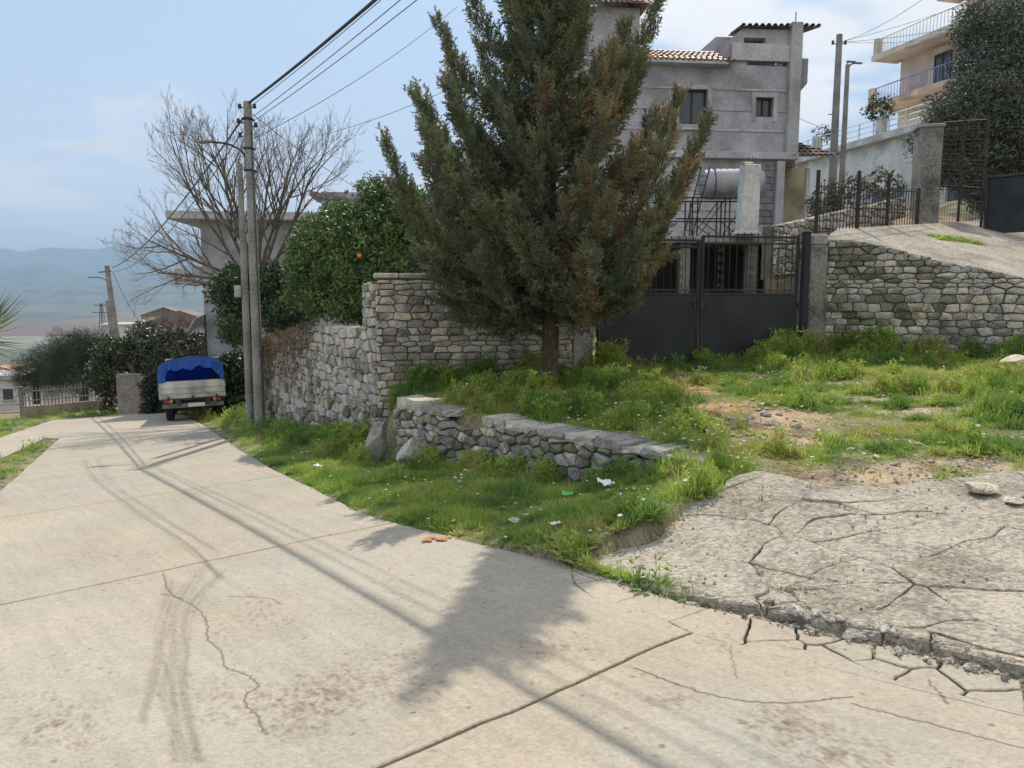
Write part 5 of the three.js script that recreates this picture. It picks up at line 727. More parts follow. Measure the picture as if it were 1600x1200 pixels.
  for (let i = 0; i < 120; i++) { const d = V3(rnd() - 0.5, rnd() * 0.9 - 0.32, rnd() - 0.5).normalize(), s = d.clone().cross(V3(0, 1, 0)).normalize(), L = 0.52 + rnd() * 0.2; leaf(P, I, V3(0, 1.9, 0).addScaledVector(d, 0.06), d, s, L, 0.055, 0.2); }
  mesh('fronds', boxUV(flat(geoOf(P, I))), leafMat(col(0.14, 0.19, 0.05), 0.35, 0.95), t);
  // potted shrubs on the far terrace
  for (const [px, py, D2, s] of [[1288, 214, 43, 0.55], [1372, 178, 38, 0.7]]) { const q = at(px, py, D2), o = thing('terrace_shrub', px < 1300 ? 'bare-tipped shrub at the far end of the railed terrace' : 'round potted shrub on the railed terrace by the balcony', 'shrub', q); crown(o, [[0, 0.2, 0, s, s * 0.8, s]], 30, 0.4, broad, GLOSS_LEAF, [[0.05, 0.06, 0.03]], px); }
  // scrambling bush on the railing
  plant('shrub', 'straggly shrub with yellowish shoots behind the rusty railing', 'shrub', 19.5, 1300, 340, [[1290, 320, 0, 0.5, 0.4, 0.4], [1340, 300, 0.4, 0.45, 0.5, 0.4], [1385, 290, 0.6, 0.4, 0.5, 0.4], [1275, 335, -0.3, 0.35, 0.3, 0.3], [1312, 290, 0.2, 0.25, 0.3, 0.3]], 110, 0.22, broad, GLOSS_LEAF, [[0.06, 0.075, 0.035], [0.10, 0.10, 0.05], [0.16, 0.15, 0.05]], 48);
}
// ---------------------------------------------------------------- grass, weeds, daisies
{
  const tuft = (n, seed, spread, w, lean) => { const rnd = rngOf(seed), P = [], I = []; for (let i = 0; i < n; i++) { const a = rnd() * 6.28, r = spread * Math.sqrt(rnd()), h = 0.55 + rnd() * 0.5, l = lean * (0.4 + rnd()), b = rnd() * 6.28, x = Math.cos(a) * r, z = Math.sin(a) * r, dx = Math.cos(b) * l, dz = Math.sin(b) * l, sx = -Math.sin(b) * w, sz = Math.cos(b) * w, k = P.length / 3; P.push(x - sx, 0, z - sz, x + sx, 0, z + sz, x + dx * 0.35 - sx * 0.8, h * 0.6, z + dz * 0.35 - sz * 0.8, x + dx * 0.35 + sx * 0.8, h * 0.6, z + dz * 0.35 + sz * 0.8, x + dx, h, z + dz); I.push(k, k + 1, k + 3, k, k + 3, k + 2, k + 2, k + 3, k + 4); } return flat(geoOf(P, I)); };
  const weed = (n, seed) => { const rnd = rngOf(seed), P = [], I = []; for (let i = 0; i < n; i++) { const a = rnd() * 6.28, up = 0.15 + rnd() * 0.9, d = V3(Math.cos(a), up, Math.sin(a)).normalize(), o = V3(0, 0, 0).addScaledVector(d, 0.15 + rnd() * 0.5), e = V3(Math.cos(a + rnd() - 0.5), 0.2 * rnd(), Math.sin(a + rnd() - 0.5)).normalize(); leaf(P, I, o, e, V3(-e.z, 0, e.x).normalize(), 0.42 + rnd() * 0.25, 0.26 + rnd() * 0.14, 0.15); } return flat(geoOf(P, I)); };
  const stalk = (seed) => { const rnd = rngOf(seed), P = [], I = []; for (let s = 0; s < 3; s++) { const b = rnd() * 6.28, l = 0.12 + rnd() * 0.2, x = (rnd() - 0.5) * 0.2, z = (rnd() - 0.5) * 0.2, top = V3(x + Math.cos(b) * l, 0.75 + rnd() * 0.3, z + Math.sin(b) * l); leaf(P, I, V3(x, 0, z), top.clone().sub(V3(x, 0, z)).normalize(), V3(1, 0, 0), top.distanceTo(V3(x, 0, z)), 0.022, 0.02); for (let i = 0; i < 9; i++) { const q = V3(x, 0, z).lerp(top, 0.15 + 0.8 * rnd()), d = dirOf(rnd); d.y = Math.abs(d.y) * 0.8; d.normalize(); leaf(P, I, q, d, d.clone().cross(dirOf(rnd)).normalize(), 0.16 + rnd() * 0.1, 0.06, 0.2); } } return flat(geoOf(P, I)); };
  const kinds = [tuft(11, 1, 0.5, 0.03, 0.5), tuft(9, 2, 0.45, 0.04, 0.75), weed(13, 3), weed(10, 4), stalk(5), stalk(6)], L = kinds.map(() => []), rnd = rngOf(99), flowers = [];
  const front = (x, z) => (x - CORNER[0]) * gateW.x + (z - CORNER[1]) * gateW.z, wallR = (x, z) => (x - 5.42) * -0.45 + (z + 13.3) * 0.893, recS = (x, z) => (x - CORNER[0]) * recW.x + (z - CORNER[1]) * recW.z;
  const greens = [[0.27, 0.39, 0.07], [0.35, 0.46, 0.085], [0.19, 0.31, 0.065], [0.42, 0.50, 0.10], [0.46, 0.45, 0.15]];
  const dm = [1068, 628], tall = (x, z) => { let h = 0; h = Math.max(h, sstep(0.7, 0.05, front(x, z)) * (x > -1.6 ? 1 : 0)); h = Math.max(h, 0.25 * sstep(1.6, 0.8, Math.hypot((x - 0.1) * 0.7, z + 9.9))); if (Math.abs(x - 0.52) < 0.32 && z > -11.3 && z < -9.0) h = 0; if (x < 4.9) h = Math.max(h, 0); h = Math.max(h, sstep(0.6, 0.05, wallR(x, z)) * 0.9); return h; };
  let tries = 0;
  while (tries++ < 250000) {
    const far = tries % 9 === 0, x = far ? mix(-16, -3, rnd()) : mix(-4.5, 8.6, rnd()), z = far ? mix(-26, -9, rnd()) : mix(-14.2, -4.4, rnd());
    if (z > -3.5 || Math.abs(x) > -z * 0.72 + 0.6 || inPoly(x, z, ROAD)) continue;
    const side = inPoly(x, z, TERRACE); if (side && (front(x, z) < 0.02 || (x > 5.2 && wallR(x, z) < 0.02) || (recS(x, z) < 0.02 && x < -1.9))) continue;
    if (!side && (recS(x, z) < 0.02 && x < -2 && z < -11.5 && z > -17.6)) continue; if (side && z < -15) continue;
    const drv = inDrive(x, z), [m] = bareAt(x, z); let dens, hgt, dark = 0;
    const patch = fbm(x * 1.1 + 5, z * 1.1 + 2, 3), fine = fbm(x * 5 + 1, z * 5, 2);
    if (side) {
      const tl = tall(x, z), lush = sstep(0.42, 0.6, patch + (x < 2.2 ? 0.14 : 0) + (fine - 0.5) * 0.5);
      dens = (0.42 + 0.58 * lush) * (1 - 0.93 * m); hgt = mix(0.055 + 0.055 * lush, 0.22, tl); if (tl > 0.3) dens = 1;
      const lw = Math.abs((x - LOW0[0]) * lowW.x + (z - LOW0[1]) * lowW.z); if (lw < 0.42 && x < 1.8 && z < -6.95) { dens *= 0.25; hgt = Math.min(hgt, 0.07); }
      if (drv) { dens = 0.03 * sstep(0.48, 0.6, patch); hgt = 0.045; } else { const dd = polyDist(x, z, DRIVE); if (dd < 0.5 && x > 2.2) dens *= 0.35 + dd * 1.2; }
      dark = lush;
    } else {
      const e = polyDist(x, z, ROAD), lo = (x - LOW0[0]) * lowW.x + (z - LOW0[1]) * lowW.z; dens = sstep(0.0, 0.18, e) * (0.75 + 0.25 * patch) + 0.25; hgt = 0.045 + 0.05 * patch + 0.06 * sstep(0.7, 0.05, Math.abs(lo)) * (x > -1.7 ? 1 : 0) + (x < -2.0 && x > -9 ? 0.12 * sstep(1.2, 0.1, Math.abs(recS(x, z))) : 0); dark = 0.8; if (e < 0.12) hgt *= 0.6;
      if (x < -9) { hgt = 0.1; dens *= 0.6; } if (lo < 0.05 && x > -1.6 && z > -10.8) dens = 0;
    }
    { const bump = fbm(x * 2.4 + 70, z * 2.4 + 11, 3), spot = fbm(x * 9 + 4, z * 9 + 30, 2); if (!drv) { hgt *= 0.55 + 0.9 * sstep(0.35, 0.72, bump); dens *= 0.6 + 0.6 * sstep(0.36, 0.55, spot); } }
    if (rnd() > dens) continue;
    const r = rnd(), k = hgt > 0.14 ? (r < 0.34 ? 0 : r < 0.62 ? 2 + (rnd() < 0.5 ? 1 : 0) : 4 + (rnd() < 0.5 ? 1 : 0)) : r < 0.34 ? 0 : r < 0.56 ? 1 : 2 + (rnd() < 0.5 ? 1 : 0);
    const y = drv ? driveY(x, z) - 0.02 : ground(x, z) - 0.01, s = hgt * (0.65 + rnd() * 0.9) * (k >= 2 && k < 4 ? 0.7 : k >= 4 ? 1.35 : 1), tone = clamp(fbm(x * 1.9 + 15, z * 1.9 + 44, 3) * 2.2 - 0.6 + (rnd() - 0.5) * 0.5 - dark * 0.18), c = greens[[2, 0, 1, 3, 4][Math.min(4, Math.floor(tone * 5))]];
    L[k].push({ p: V3(x, y, z), q: QY(rnd() * 6.28, rnd() * 0.25, rnd() * 6.28), s: V3(Math.max(s, 0.05) * (k < 2 ? 0.9 : 1), s, Math.max(s, 0.05) * (k < 2 ? 0.9 : 1)), c: shade(c, rnd, 0.25) });
    if (rnd() < (side ? (x < 2.8 && z > -9.5 ? 0.035 : hgt > 0.2 ? 0.03 : 0.006) : 0.004)) flowers.push({ p: V3(x, y + s * 0.95 + 0.02, z), q: QY(rnd() * 6, rnd() * 0.5, rnd() * 6), s: 0.7 + rnd() * 0.6, c: rnd() < 0.85 ? col(0.8, 0.8, 0.76) : col(0.75, 0.6, 0.1) });
  }
  for (let i = 0; i < 130; i++) { const c = at(1492, 381, 14.9), x = c.x + (rnd() - 0.5) * 0.9, z = c.z + (rnd() - 0.5) * 0.35, k = i % 4; L[k].push({ p: V3(x, rampY(x, z) - 0.01, z), q: QY(rnd() * 6.28, rnd() * 0.3, rnd() * 6), s: 0.06 + rnd() * 0.06, c: shade(greens[i % 4], rnd) }); }
  const names = ['grass', 'grass', 'ground_weeds', 'ground_weeds', 'tall_weeds', 'tall_weeds'], labels = ['fine grass tufts over verge and terrace', 'coarser leaning grass tufts over verge and terrace', 'broad-leaved weeds between the grass', 'smaller broad-leaved weeds between the grass', 'tall leafy stalks against walls and round the conifer', 'thinner tall stalks against walls and round the conifer'];
  L.forEach((l, i) => tag(instances(names[i], kinds[i], SOFT_LEAF, l), labels[i], i < 2 ? 'grass' : 'weeds'));
  const fp = [], fi = []; for (let i = 0; i < 7; i++) { const a = i / 7 * 6.283, d = V3(Math.cos(a), 0.15, Math.sin(a)).normalize(); leaf(fp, fi, V3(0, 0, 0), d, V3(-d.z, 0, d.x), 0.019, 0.013, 0); }
  tag(instances('daisies', flat(geoOf(fp, fi)), leafMat(col(1, 1, 1), 0.3, 0.95), flowers), 'tiny white and yellow flowers in the grass', 'flowers');
  // dry creeper hanging on the far half of the rubble wall
  const cr = [], r2 = rngOf(57); for (let i = 0; i < 110; i++) { const u = 2.9 + 3.9 * Math.pow(r2(), 0.6), top = mix(0.95, 0.4, (u - 2.9) / 3.9) + 0.08, len = 0.3 + r2() * 1.3, pts = []; let du = 0; for (let k = 0; k <= 6; k++) { du += (r2() - 0.5) * 0.09; const q = V3(CORNER[0], 0, CORNER[1]).addScaledVector(recU, u + du).addScaledVector(recW, 0.09 + 0.05 * Math.sin(k * 1.3 + i) * r2() + 0.03); q.y = top - len * k / 6 + (k === 0 ? 0.02 : 0); pts.push(q); } cr.push(tube(pts, pts.map((_, k) => 0.006 * (1 - k / 9)), 3)); }
  const o = thing('dry_creeper', 'dry brown creeper stems hanging over the rubble wall by the poles', 'creeper'); mesh('stems', join(cr), mat(col(0.20, 0.14, 0.09), { rough: 1 }), o).userData.kind = 'stuff';
  const gl = [], rr = rngOf(58); for (let i = 0; i < 260; i++) { const u = 2.6 + 4.1 * rr(), q = V3(CORNER[0], 0, CORNER[1]).addScaledVector(recU, u).addScaledVector(recW, 0.07 + rr() * 0.09); q.y = mix(0.95, 0.4, clamp((u - 2.9) / 3.9)) + 0.06 - rr() * rr() * 1.3; gl.push({ p: q, q: Q(rr), s: 0.1 + rr() * 0.1, c: shade(rr() < 0.7 ? [0.17, 0.12, 0.07] : [0.08, 0.1, 0.04], rr) }); }
  instances('leaves', leafClump(8, 0.4, 0.16, 77), SOFT_LEAF, gl, o);
}
// ---------------------------------------------------------------- poles and wires
const POLE = mat(col(0.36, 0.35, 0.33), { map: T.conc, bump: T.bumpF, bs: 0.004, s: 0.9, rough: 0.95 }), WIRE = mat(col(0.05, 0.05, 0.055), { rough: 0.7 });
function pole(label, base, H, r0, r1, group) { const t = thing('utility_pole', label, 'pole', base, 0, group); mesh('shaft', join([new THREE.CylinderGeometry(r1, r0, H + 0.3, 14, 6).translate(0, H / 2 - 0.15, 0)]), POLE, t); return t; }
function lampArm(t, y, dx, up, dz = 0) { const p = curve([V3(-0.08, y, 0), V3(dx * 0.12, y + up * 0.55, dz * 0.1), V3(dx * 0.42, y + up * 0.92, dz * 0.4), V3(dx * 0.75, y + up, dz * 0.75)], 10), a = mesh('lamp_arm', join([tube(p, p.map(() => 0.024), 6)]), IRON, t), e = p[p.length - 1], h = cbox(0.34, 0.05, 0.12, 0, 0, 0, 0.015); h.rotateZ(-0.06 * Math.sign(dx)); h.translate(e.x + Math.sign(dx) * 0.12, e.y + 0.01, e.z); mesh('lamp_head', join([h]), mat(col(0.16, 0.17, 0.18), { rough: 0.5, metal: 0.3 }), a); }
function wire(label, pts, r, sag, group) { const out = []; for (let k = 0; k < pts.length - 1; k++) for (let i = 0; i <= 24; i++) { const u = i / 24, p = pts[k].clone().lerp(pts[k + 1], u); p.y -= sag * 4 * u * (1 - u); out.push(p); } return tag(mesh('wire', join([tube(out, out.map(() => r), 5)]), WIRE), label, 'wire', group); }
{
  const B = V3(-5.53, -1.35, -16.64), TOP = 5.53, H = TOP - B.y, t = pole('tall concrete utility pole with lamp arm at the end of the rubble wall', B, H, 0.118, 0.082);
  lampArm(t, H - 1.32, -1.02, 0.5); mesh('collar', join([cbox(0.2, 0.05, 0.2, 0, H - 0.35, 0, 0.01), cbox(0.2, 0.04, 0.2, 0, H - 0.95, 0, 0.01), cbox(0.21, 0.04, 0.21, 0, H - 1.4, 0, 0.01)]), IRON_R, t);
  for (const [x, y] of [[-0.16, 0.12], [0.15, 0.12], [-0.2, 0.42], [0.16, 0.5], [-0.18, 0.7]]) mesh('insulator', join([bar(V3(0, H - y, 0), V3(x, H - y, 0.02), 0.012, 5), new THREE.CylinderGeometry(0.03, 0.04, 0.09, 8).translate(x, H - y + 0.03, 0.02)]), IRON_R, t);
  mesh('cable_down', join([bar(V3(0.1, 0, 0.07), V3(0.08, H - 0.6, 0.05), 0.012, 5)]), WIRE, t);
  const b2 = at(391, 658, 17.3), s2 = pole('shorter concrete pole with a small meter box beside the tall pole', V3(b2.x, b2.y, b2.z), (658 - 266) / 1200 * 17.3, 0.085, 0.06);
  mesh('meter_box', join([cbox(0.15, 0.26, 0.13, -0.13, 2.9, 0.04, 0.015)]), mat(col(0.42, 0.43, 0.43), { map: T.metal, rough: 0.6 }), s2); 
  const fb = at(189, 545, 42), f = pole('leaning concrete pole with lamp arm beyond the pines', V3(fb.x, fb.y - 2, fb.z), 2 + (545 - 416) / 1200 * 42, 0.19, 0.13); f.rotation.z = 0.075; lampArm(f, 2 + 3.45, -1.1, 0.5); mesh('crossarm', join([cbox(0.7, 0.06, 0.06, -0.15, 2 + 4.2, 0, 0.01)]), IRON_R, f);
  const fc = at(181, 545, 47), f2 = pole('thin leaning pole behind the one with lamp arm', V3(fc.x, fc.y - 2, fc.z), 2 + (545 - 470) / 1200 * 47, 0.15, 0.11); f2.rotation.z = 0.07;
  const rp = at(1301, 275, 31), rt = pole('concrete utility pole rising beside the porch of the unfinished house', V3(rp.x, rp.y - 1, rp.z), 1 + (275 - 64) / 1200 * 31, 0.17, 0.115); mesh('insulators', join([bar(V3(-0.25, 6.1, 0), V3(0.25, 6.1, 0), 0.02, 5), bar(V3(-0.05, 3.4, 0), V3(-0.3, 3.4, 0), 0.02, 5), new THREE.CylinderGeometry(0.05, 0.05, 0.14, 8).translate(0.25, 6.15, 0), new THREE.CylinderGeometry(0.05, 0.05, 0.14, 8).translate(-0.25, 6.15, 0)]), IRON_R, rt);
  const rq = at(1316, 270, 30), ru = pole('thinner pole with short curved lamp arm next to the porch', V3(rq.x, rq.y - 1, rq.z), 1 + (270 - 108) / 1200 * 30, 0.12, 0.08); lampArm(ru, 4.6, 0.001, 0.55); lampArm(ru, 4.75, 0.35, 0.35);
  // the pole the wires run to, behind the camera
  const nb = V3(6.4, roadY(6.4, 0.6), 0.6); pole('concrete utility pole beside the road above the broken apron', nb, 6.4, 0.17, 0.11);
  const A = (dx, dy) => V3(B.x + dx, TOP + dy, B.z), N = (dx, dy) => V3(6.4 + dx, nb.y + 6.3 + dy, 0.6);
  wire('thick bundled power cable running from the tall pole over the road', [A(0.03, -0.02), N(-0.3, 0.12)], 0.026, 0.3);
  const g = 'thin wires from the tall pole over the road', lb = 'thin wire running from the tall pole over the road beside the thick cable';
  wire(lb, [A(0.1, -0.3), N(-0.1, -0.0)], 0.007, 0.25, g); wire(lb, [A(0.1, -0.4), N(0.25, 0.1)], 0.007, 0.3, g); wire(lb, [A(0.05, -0.1), N(-0.2, 0.2)], 0.006, 0.3, g);
  const q = 'service wires to the houses';
  wire('thin service wire slanting from the tall pole towards the unfinished house', [A(0.1, -0.75), at(715, 10, 23)], 0.008, 0.2, q);
  wire('faint wire behind the bare tree towards the conifer', [at(500, 212, 26), at(700, 140, 25)], 0.008, 0.1, q);
  wire('wire dropping from the tall pole behind the orange tree', [A(0.1, -0.25), at(600, 315, 24)], 0.008, 0.15, q);
  wire('main wire from the tall pole down to the leaning far pole', [A(-0.12, -0.35), at(176, 418, 42)], 0.02, 0.5); wire('second wire from the tall pole down to the leaning far pole', [A(-0.12, -0.6), at(178, 424, 42)], 0.012, 0.7);
  wire('wire falling from the leaning far pole to the slope', [at(176, 424, 42), at(236, 512, 60)], 0.012, 0.8);
  const R = at(1311, 66, 31); for (const [px, py, D] of [[1600, -30, 26], [1600, 20, 24], [1500, 55, 40], [1440, 0, 22]]) wire('thin wire from the porch pole up towards the apartment block', [R.clone(), at(px, py, D)], 0.008, 0.15, 'wires from the porch pole');
  wire('pale wire from the house corner window to the porch pole', [at(1180, 148, 23.6), at(1305, 205, 30.5)], 0.008, 0.12, q);
  // lattice pylon on the plain
  const py = at(161, 520, 420), pt = thing('pylon', 'tiny lattice pylon standing on the hazy plain', 'pylon', V3(py.x, py.y - 8, py.z)), L = [], h = 24; for (const [a, b] of [[-1, -1], [1, -1], [-1, 1], [1, 1]]) L.push(bar(V3(a * 2, 0, b * 2), V3(a * 0.4, h, b * 0.4), 0.16, 4)); mesh('legs', join(L), IRON_R, pt); const X = []; for (let y = 2; y < h - 2; y += 3) { const w = mix(2, 0.4, y / h), w2 = mix(2, 0.4, (y + 3) / h); X.push(bar(V3(-w, y, w), V3(w2, y + 3, w2), 0.1, 4), bar(V3(w, y, w), V3(-w2, y + 3, w2), 0.1, 4)); } mesh('bracing', join(X), IRON_R, pt); mesh('arms', join([bar(V3(-4, h - 1, 0), V3(4, h - 1, 0), 0.2, 4), bar(V3(-5, h - 5, 0), V3(5, h - 5, 0), 0.2, 4)]), IRON_R, pt);
}
// ---------------------------------------------------------------- small truck seen from behind
{
  const p = onRoad(304, 657), k = 21 / 1200, t = thing('pickup_truck', 'small white flatbed truck with open blue tarpaulin cover, seen from behind', 'truck', V3(p.x, roadY(p.x, p.z), p.z)); // local -z runs forward
  t.quaternion.setFromRotationMatrix(new THREE.Matrix4().makeBasis(...(() => { const up = V3(-0.05, 1, -0.07).normalize(), f = V3(0.36, 0, 0.93), x = up.clone().cross(f).normalize(); return [x, up, x.clone().cross(up)]; })()));
  const PAINT = mat(col(0.62, 0.61, 0.55), { map: T.metal, s: 0.9, rough: 0.5 }), STEEL = mat(col(0.07, 0.068, 0.065), { map: T.metal, s: 1, rough: 0.8 }), TARP = new THREE.MeshPhysicalMaterial({ color: col(0.03, 0.14, 0.55), roughness: 0.9, transmission: 0.35, thickness: 0, side: THREE.DoubleSide, bumpMap: rep(T.bumpF, 1.2), bumpScale: 0.02 }), RUB = mat(col(0.02, 0.02, 0.02), { rough: 0.9 }), W = 1.66, y0 = 0.62, y1 = 1.08, L = 2.5;
  const tg = mesh('tailgate', join([cbox(W, y1 - y0, 0.035, 0, (y0 + y1) / 2, 0, 0.008), cbox(W - 0.04, 0.05, 0.02, 0, y0 + 0.30, 0.026, 0.006), cbox(W - 0.04, 0.05, 0.02, 0, y0 + 0.15, 0.026, 0.006)]), PAINT, t); for (const x of [-0.6, 0, 0.6]) mesh('hinge', join([box(0.05, 0.1, 0.03, x, y0 + 0.01, 0.03)]), STEEL, tg);
  for (const s of [-1, 1]) { const b = mesh('side_board', join([cbox(0.035, y1 - y0, L, s * (W / 2 - 0.02), (y0 + y1) / 2, -L / 2 - 0.03, 0.008), cbox(0.02, 0.05, L, s * (W / 2 + 0.006), y0 + 0.28, -L / 2 - 0.03, 0.005)]), PAINT, t); mesh('latch', join([box(0.03, 0.12, 0.05, s * (W / 2 + 0.01), y1 - 0.08, 0.01)]), STEEL, b); }
  mesh('bed', join([box(W, 0.06, L, 0, y0 - 0.02, -L / 2)]), STEEL, t);
  mesh('chassis', join([box(0.08, 0.14, 4.1, -0.35, 0.5, -2.0), box(0.08, 0.14, 4.1, 0.35, 0.5, -2.0), box(W - 0.1, 0.1, 0.08, 0, 0.52, -0.25), box(1.1, 0.12, 0.12, 0, 0.30, -0.75)]), STEEL, t);
  const bp = mesh('bumper', join([cbox(W - 0.12, 0.11, 0.06, 0, 0.42, 0.0, 0.01), box(0.06, 0.2, 0.05, -0.4, 0.52, -0.03), box(0.06, 0.2, 0.05, 0.4, 0.52, -0.03)]), mat(col(0.2, 0.19, 0.18), { map: T.metal, rough: 0.8 }), t); mesh('number_plate', join([cbox(0.42, 0.1, 0.012, 0.08, 0.43, 0.038, 0.004)]), mat(col(0.6, 0.6, 0.58), { rough: 0.5 }), bp);
  for (const s of [-1, 1]) { const l = mesh('tail_light', join([cbox(0.22, 0.1, 0.05, s * 0.6, 0.55, 0.0, 0.01)]), mat(col(0.2, 0.03, 0.02), { rough: 0.3 }), t); mesh('indicator', join([box(0.07, 0.09, 0.012, s * 0.54, 0.55, 0.03)]), mat(col(0.5, 0.2, 0.03), { rough: 0.3 }), l); }
  const tyre = (x, z, w) => { const g = new THREE.LatheGeometry([[0.17, -w / 2], [0.27, -w / 2], [0.3, -w / 2 + 0.03], [0.3, w / 2 - 0.03], [0.27, w / 2], [0.17, w / 2]].map((v) => new THREE.Vector2(...v)), 22); g.rotateZ(Math.PI / 2); g.translate(x, 0.3, z); const m = mesh('wheel', join([g]), RUB, t), h = new THREE.CylinderGeometry(0.17, 0.17, w * 0.6, 16); h.rotateZ(Math.PI / 2); h.translate(x, 0.3, z); mesh('rim', join([h]), mat(col(0.3, 0.3, 0.3), { rough: 0.5, metal: 0.4 }), m); };
  for (const s of [-1, 1]) { tyre(s * 0.62, -0.75, 0.2); tyre(s * 0.66, -3.3, 0.17); mesh('mudguard', join([box(0.24, 0.26, 0.01, s * 0.62, 0.45, -0.36)]), RUB, t); }
  mesh('exhaust', join([bar(V3(0.3, 0.24, -1.2), V3(0.34, 0.25, -0.05), 0.03, 8)]), STEEL, t);
  const arch = (z, dx = 0) => [[-0.83, y1 - 0.02], [-0.82, 1.42], [-0.74, 1.57], [-0.42, 1.68], [0.02, 1.74], [0.42, 1.70], [0.73, 1.61], [0.8, 1.48], [0.83, y1 - 0.02]].map(([x, y]) => V3(x + dx, y, z));
  const rows = [], Z = [0.02, -0.6, -1.2, -1.8, -2.45], rnd = rngOf(14), P = [], I = []; Z.forEach((z, j) => { const c = curve(arch(z), 32); c.forEach((v) => P.push(v.x + (rnd() - 0.5) * 0.012, v.y - (j % 2 ? 0.03 : 0) + (rnd() - 0.5) * 0.012, v.z)); }); for (let j = 0; j < Z.length - 1; j++) for (let i = 0; i < 32; i++) { const a = j * 33 + i; I.push(a, a + 33, a + 1, a + 1, a + 33, a + 34); }
  const cv = mesh('tarpaulin', boxUV(geoOf(P, I)), TARP, t);
  for (const z of Z) { const c = curve(arch(z), 24).map((v) => v.multiply(V3(0.985, 0.992, 1))); mesh('bow', join([tube(c, c.map(() => 0.014), 5)]), STEEL, t); }
  const fr = new THREE.Shape(arch(0).map((v) => new THREE.Vector2(v.x * 0.98, v.y * 0.99))), fg = new THREE.ShapeGeometry(fr); fg.translate(0, 0, -2.46); mesh('front_curtain', boxUV(fg), TARP, t);
  // gathered flaps at the open rear: a valance under the bow and two side drops
  const flap = (outer, drop, z) => { const A = [], J = []; outer.forEach((v, i) => { const d = drop(i / (outer.length - 1)); A.push(v.x * 0.985, v.y - 0.01, z, v.x * 0.985 + d[0], v.y - d[1], z + 0.03 * Math.sin(i * 1.9)); if (i) { const k = i * 2; J.push(k - 2, k - 1, k, k, k - 1, k + 1); } }); return flat(geoOf(A, J)); };
  const oc = curve(arch(0.03), 32); mesh('rear_valance', boxUV(flap(oc.slice(7, 26), (u) => [0, 0.30 + 0.10 * Math.sin(u * 9) * Math.sin(u * 23) + 0.10 * Math.abs(u - 0.5)], 0.03)), TARP, t);
  mesh('side_drop', boxUV(flap(oc.slice(0, 9), (u) => [0.16 + 0.08 * u, 0.02 * Math.sin(u * 12)], 0.035)), TARP, t); mesh('side_drop', boxUV(flap(oc.slice(24, 33), (u) => [-0.22 + 0.12 * u, 0.02 * Math.sin(u * 12)], 0.035)), TARP, t);
  const cab = prism([[-2.55, 0.5], [-2.55, 1.62], [-2.75, 1.7], [-3.35, 1.66], [-3.85, 1.15], [-4.05, 1.05], [-4.05, 0.45]].map(([z, y]) => [-z, y]), -W / 2 + 0.06, W / 2 - 0.06); cab.rotateY(Math.PI / 2); mesh('cab', join([cab]), PAINT, t); mesh('rear_window', join([cbox(1.1, 0.36, 0.02, 0, 1.36, -2.54, 0.005)]), GLASS, t);
}
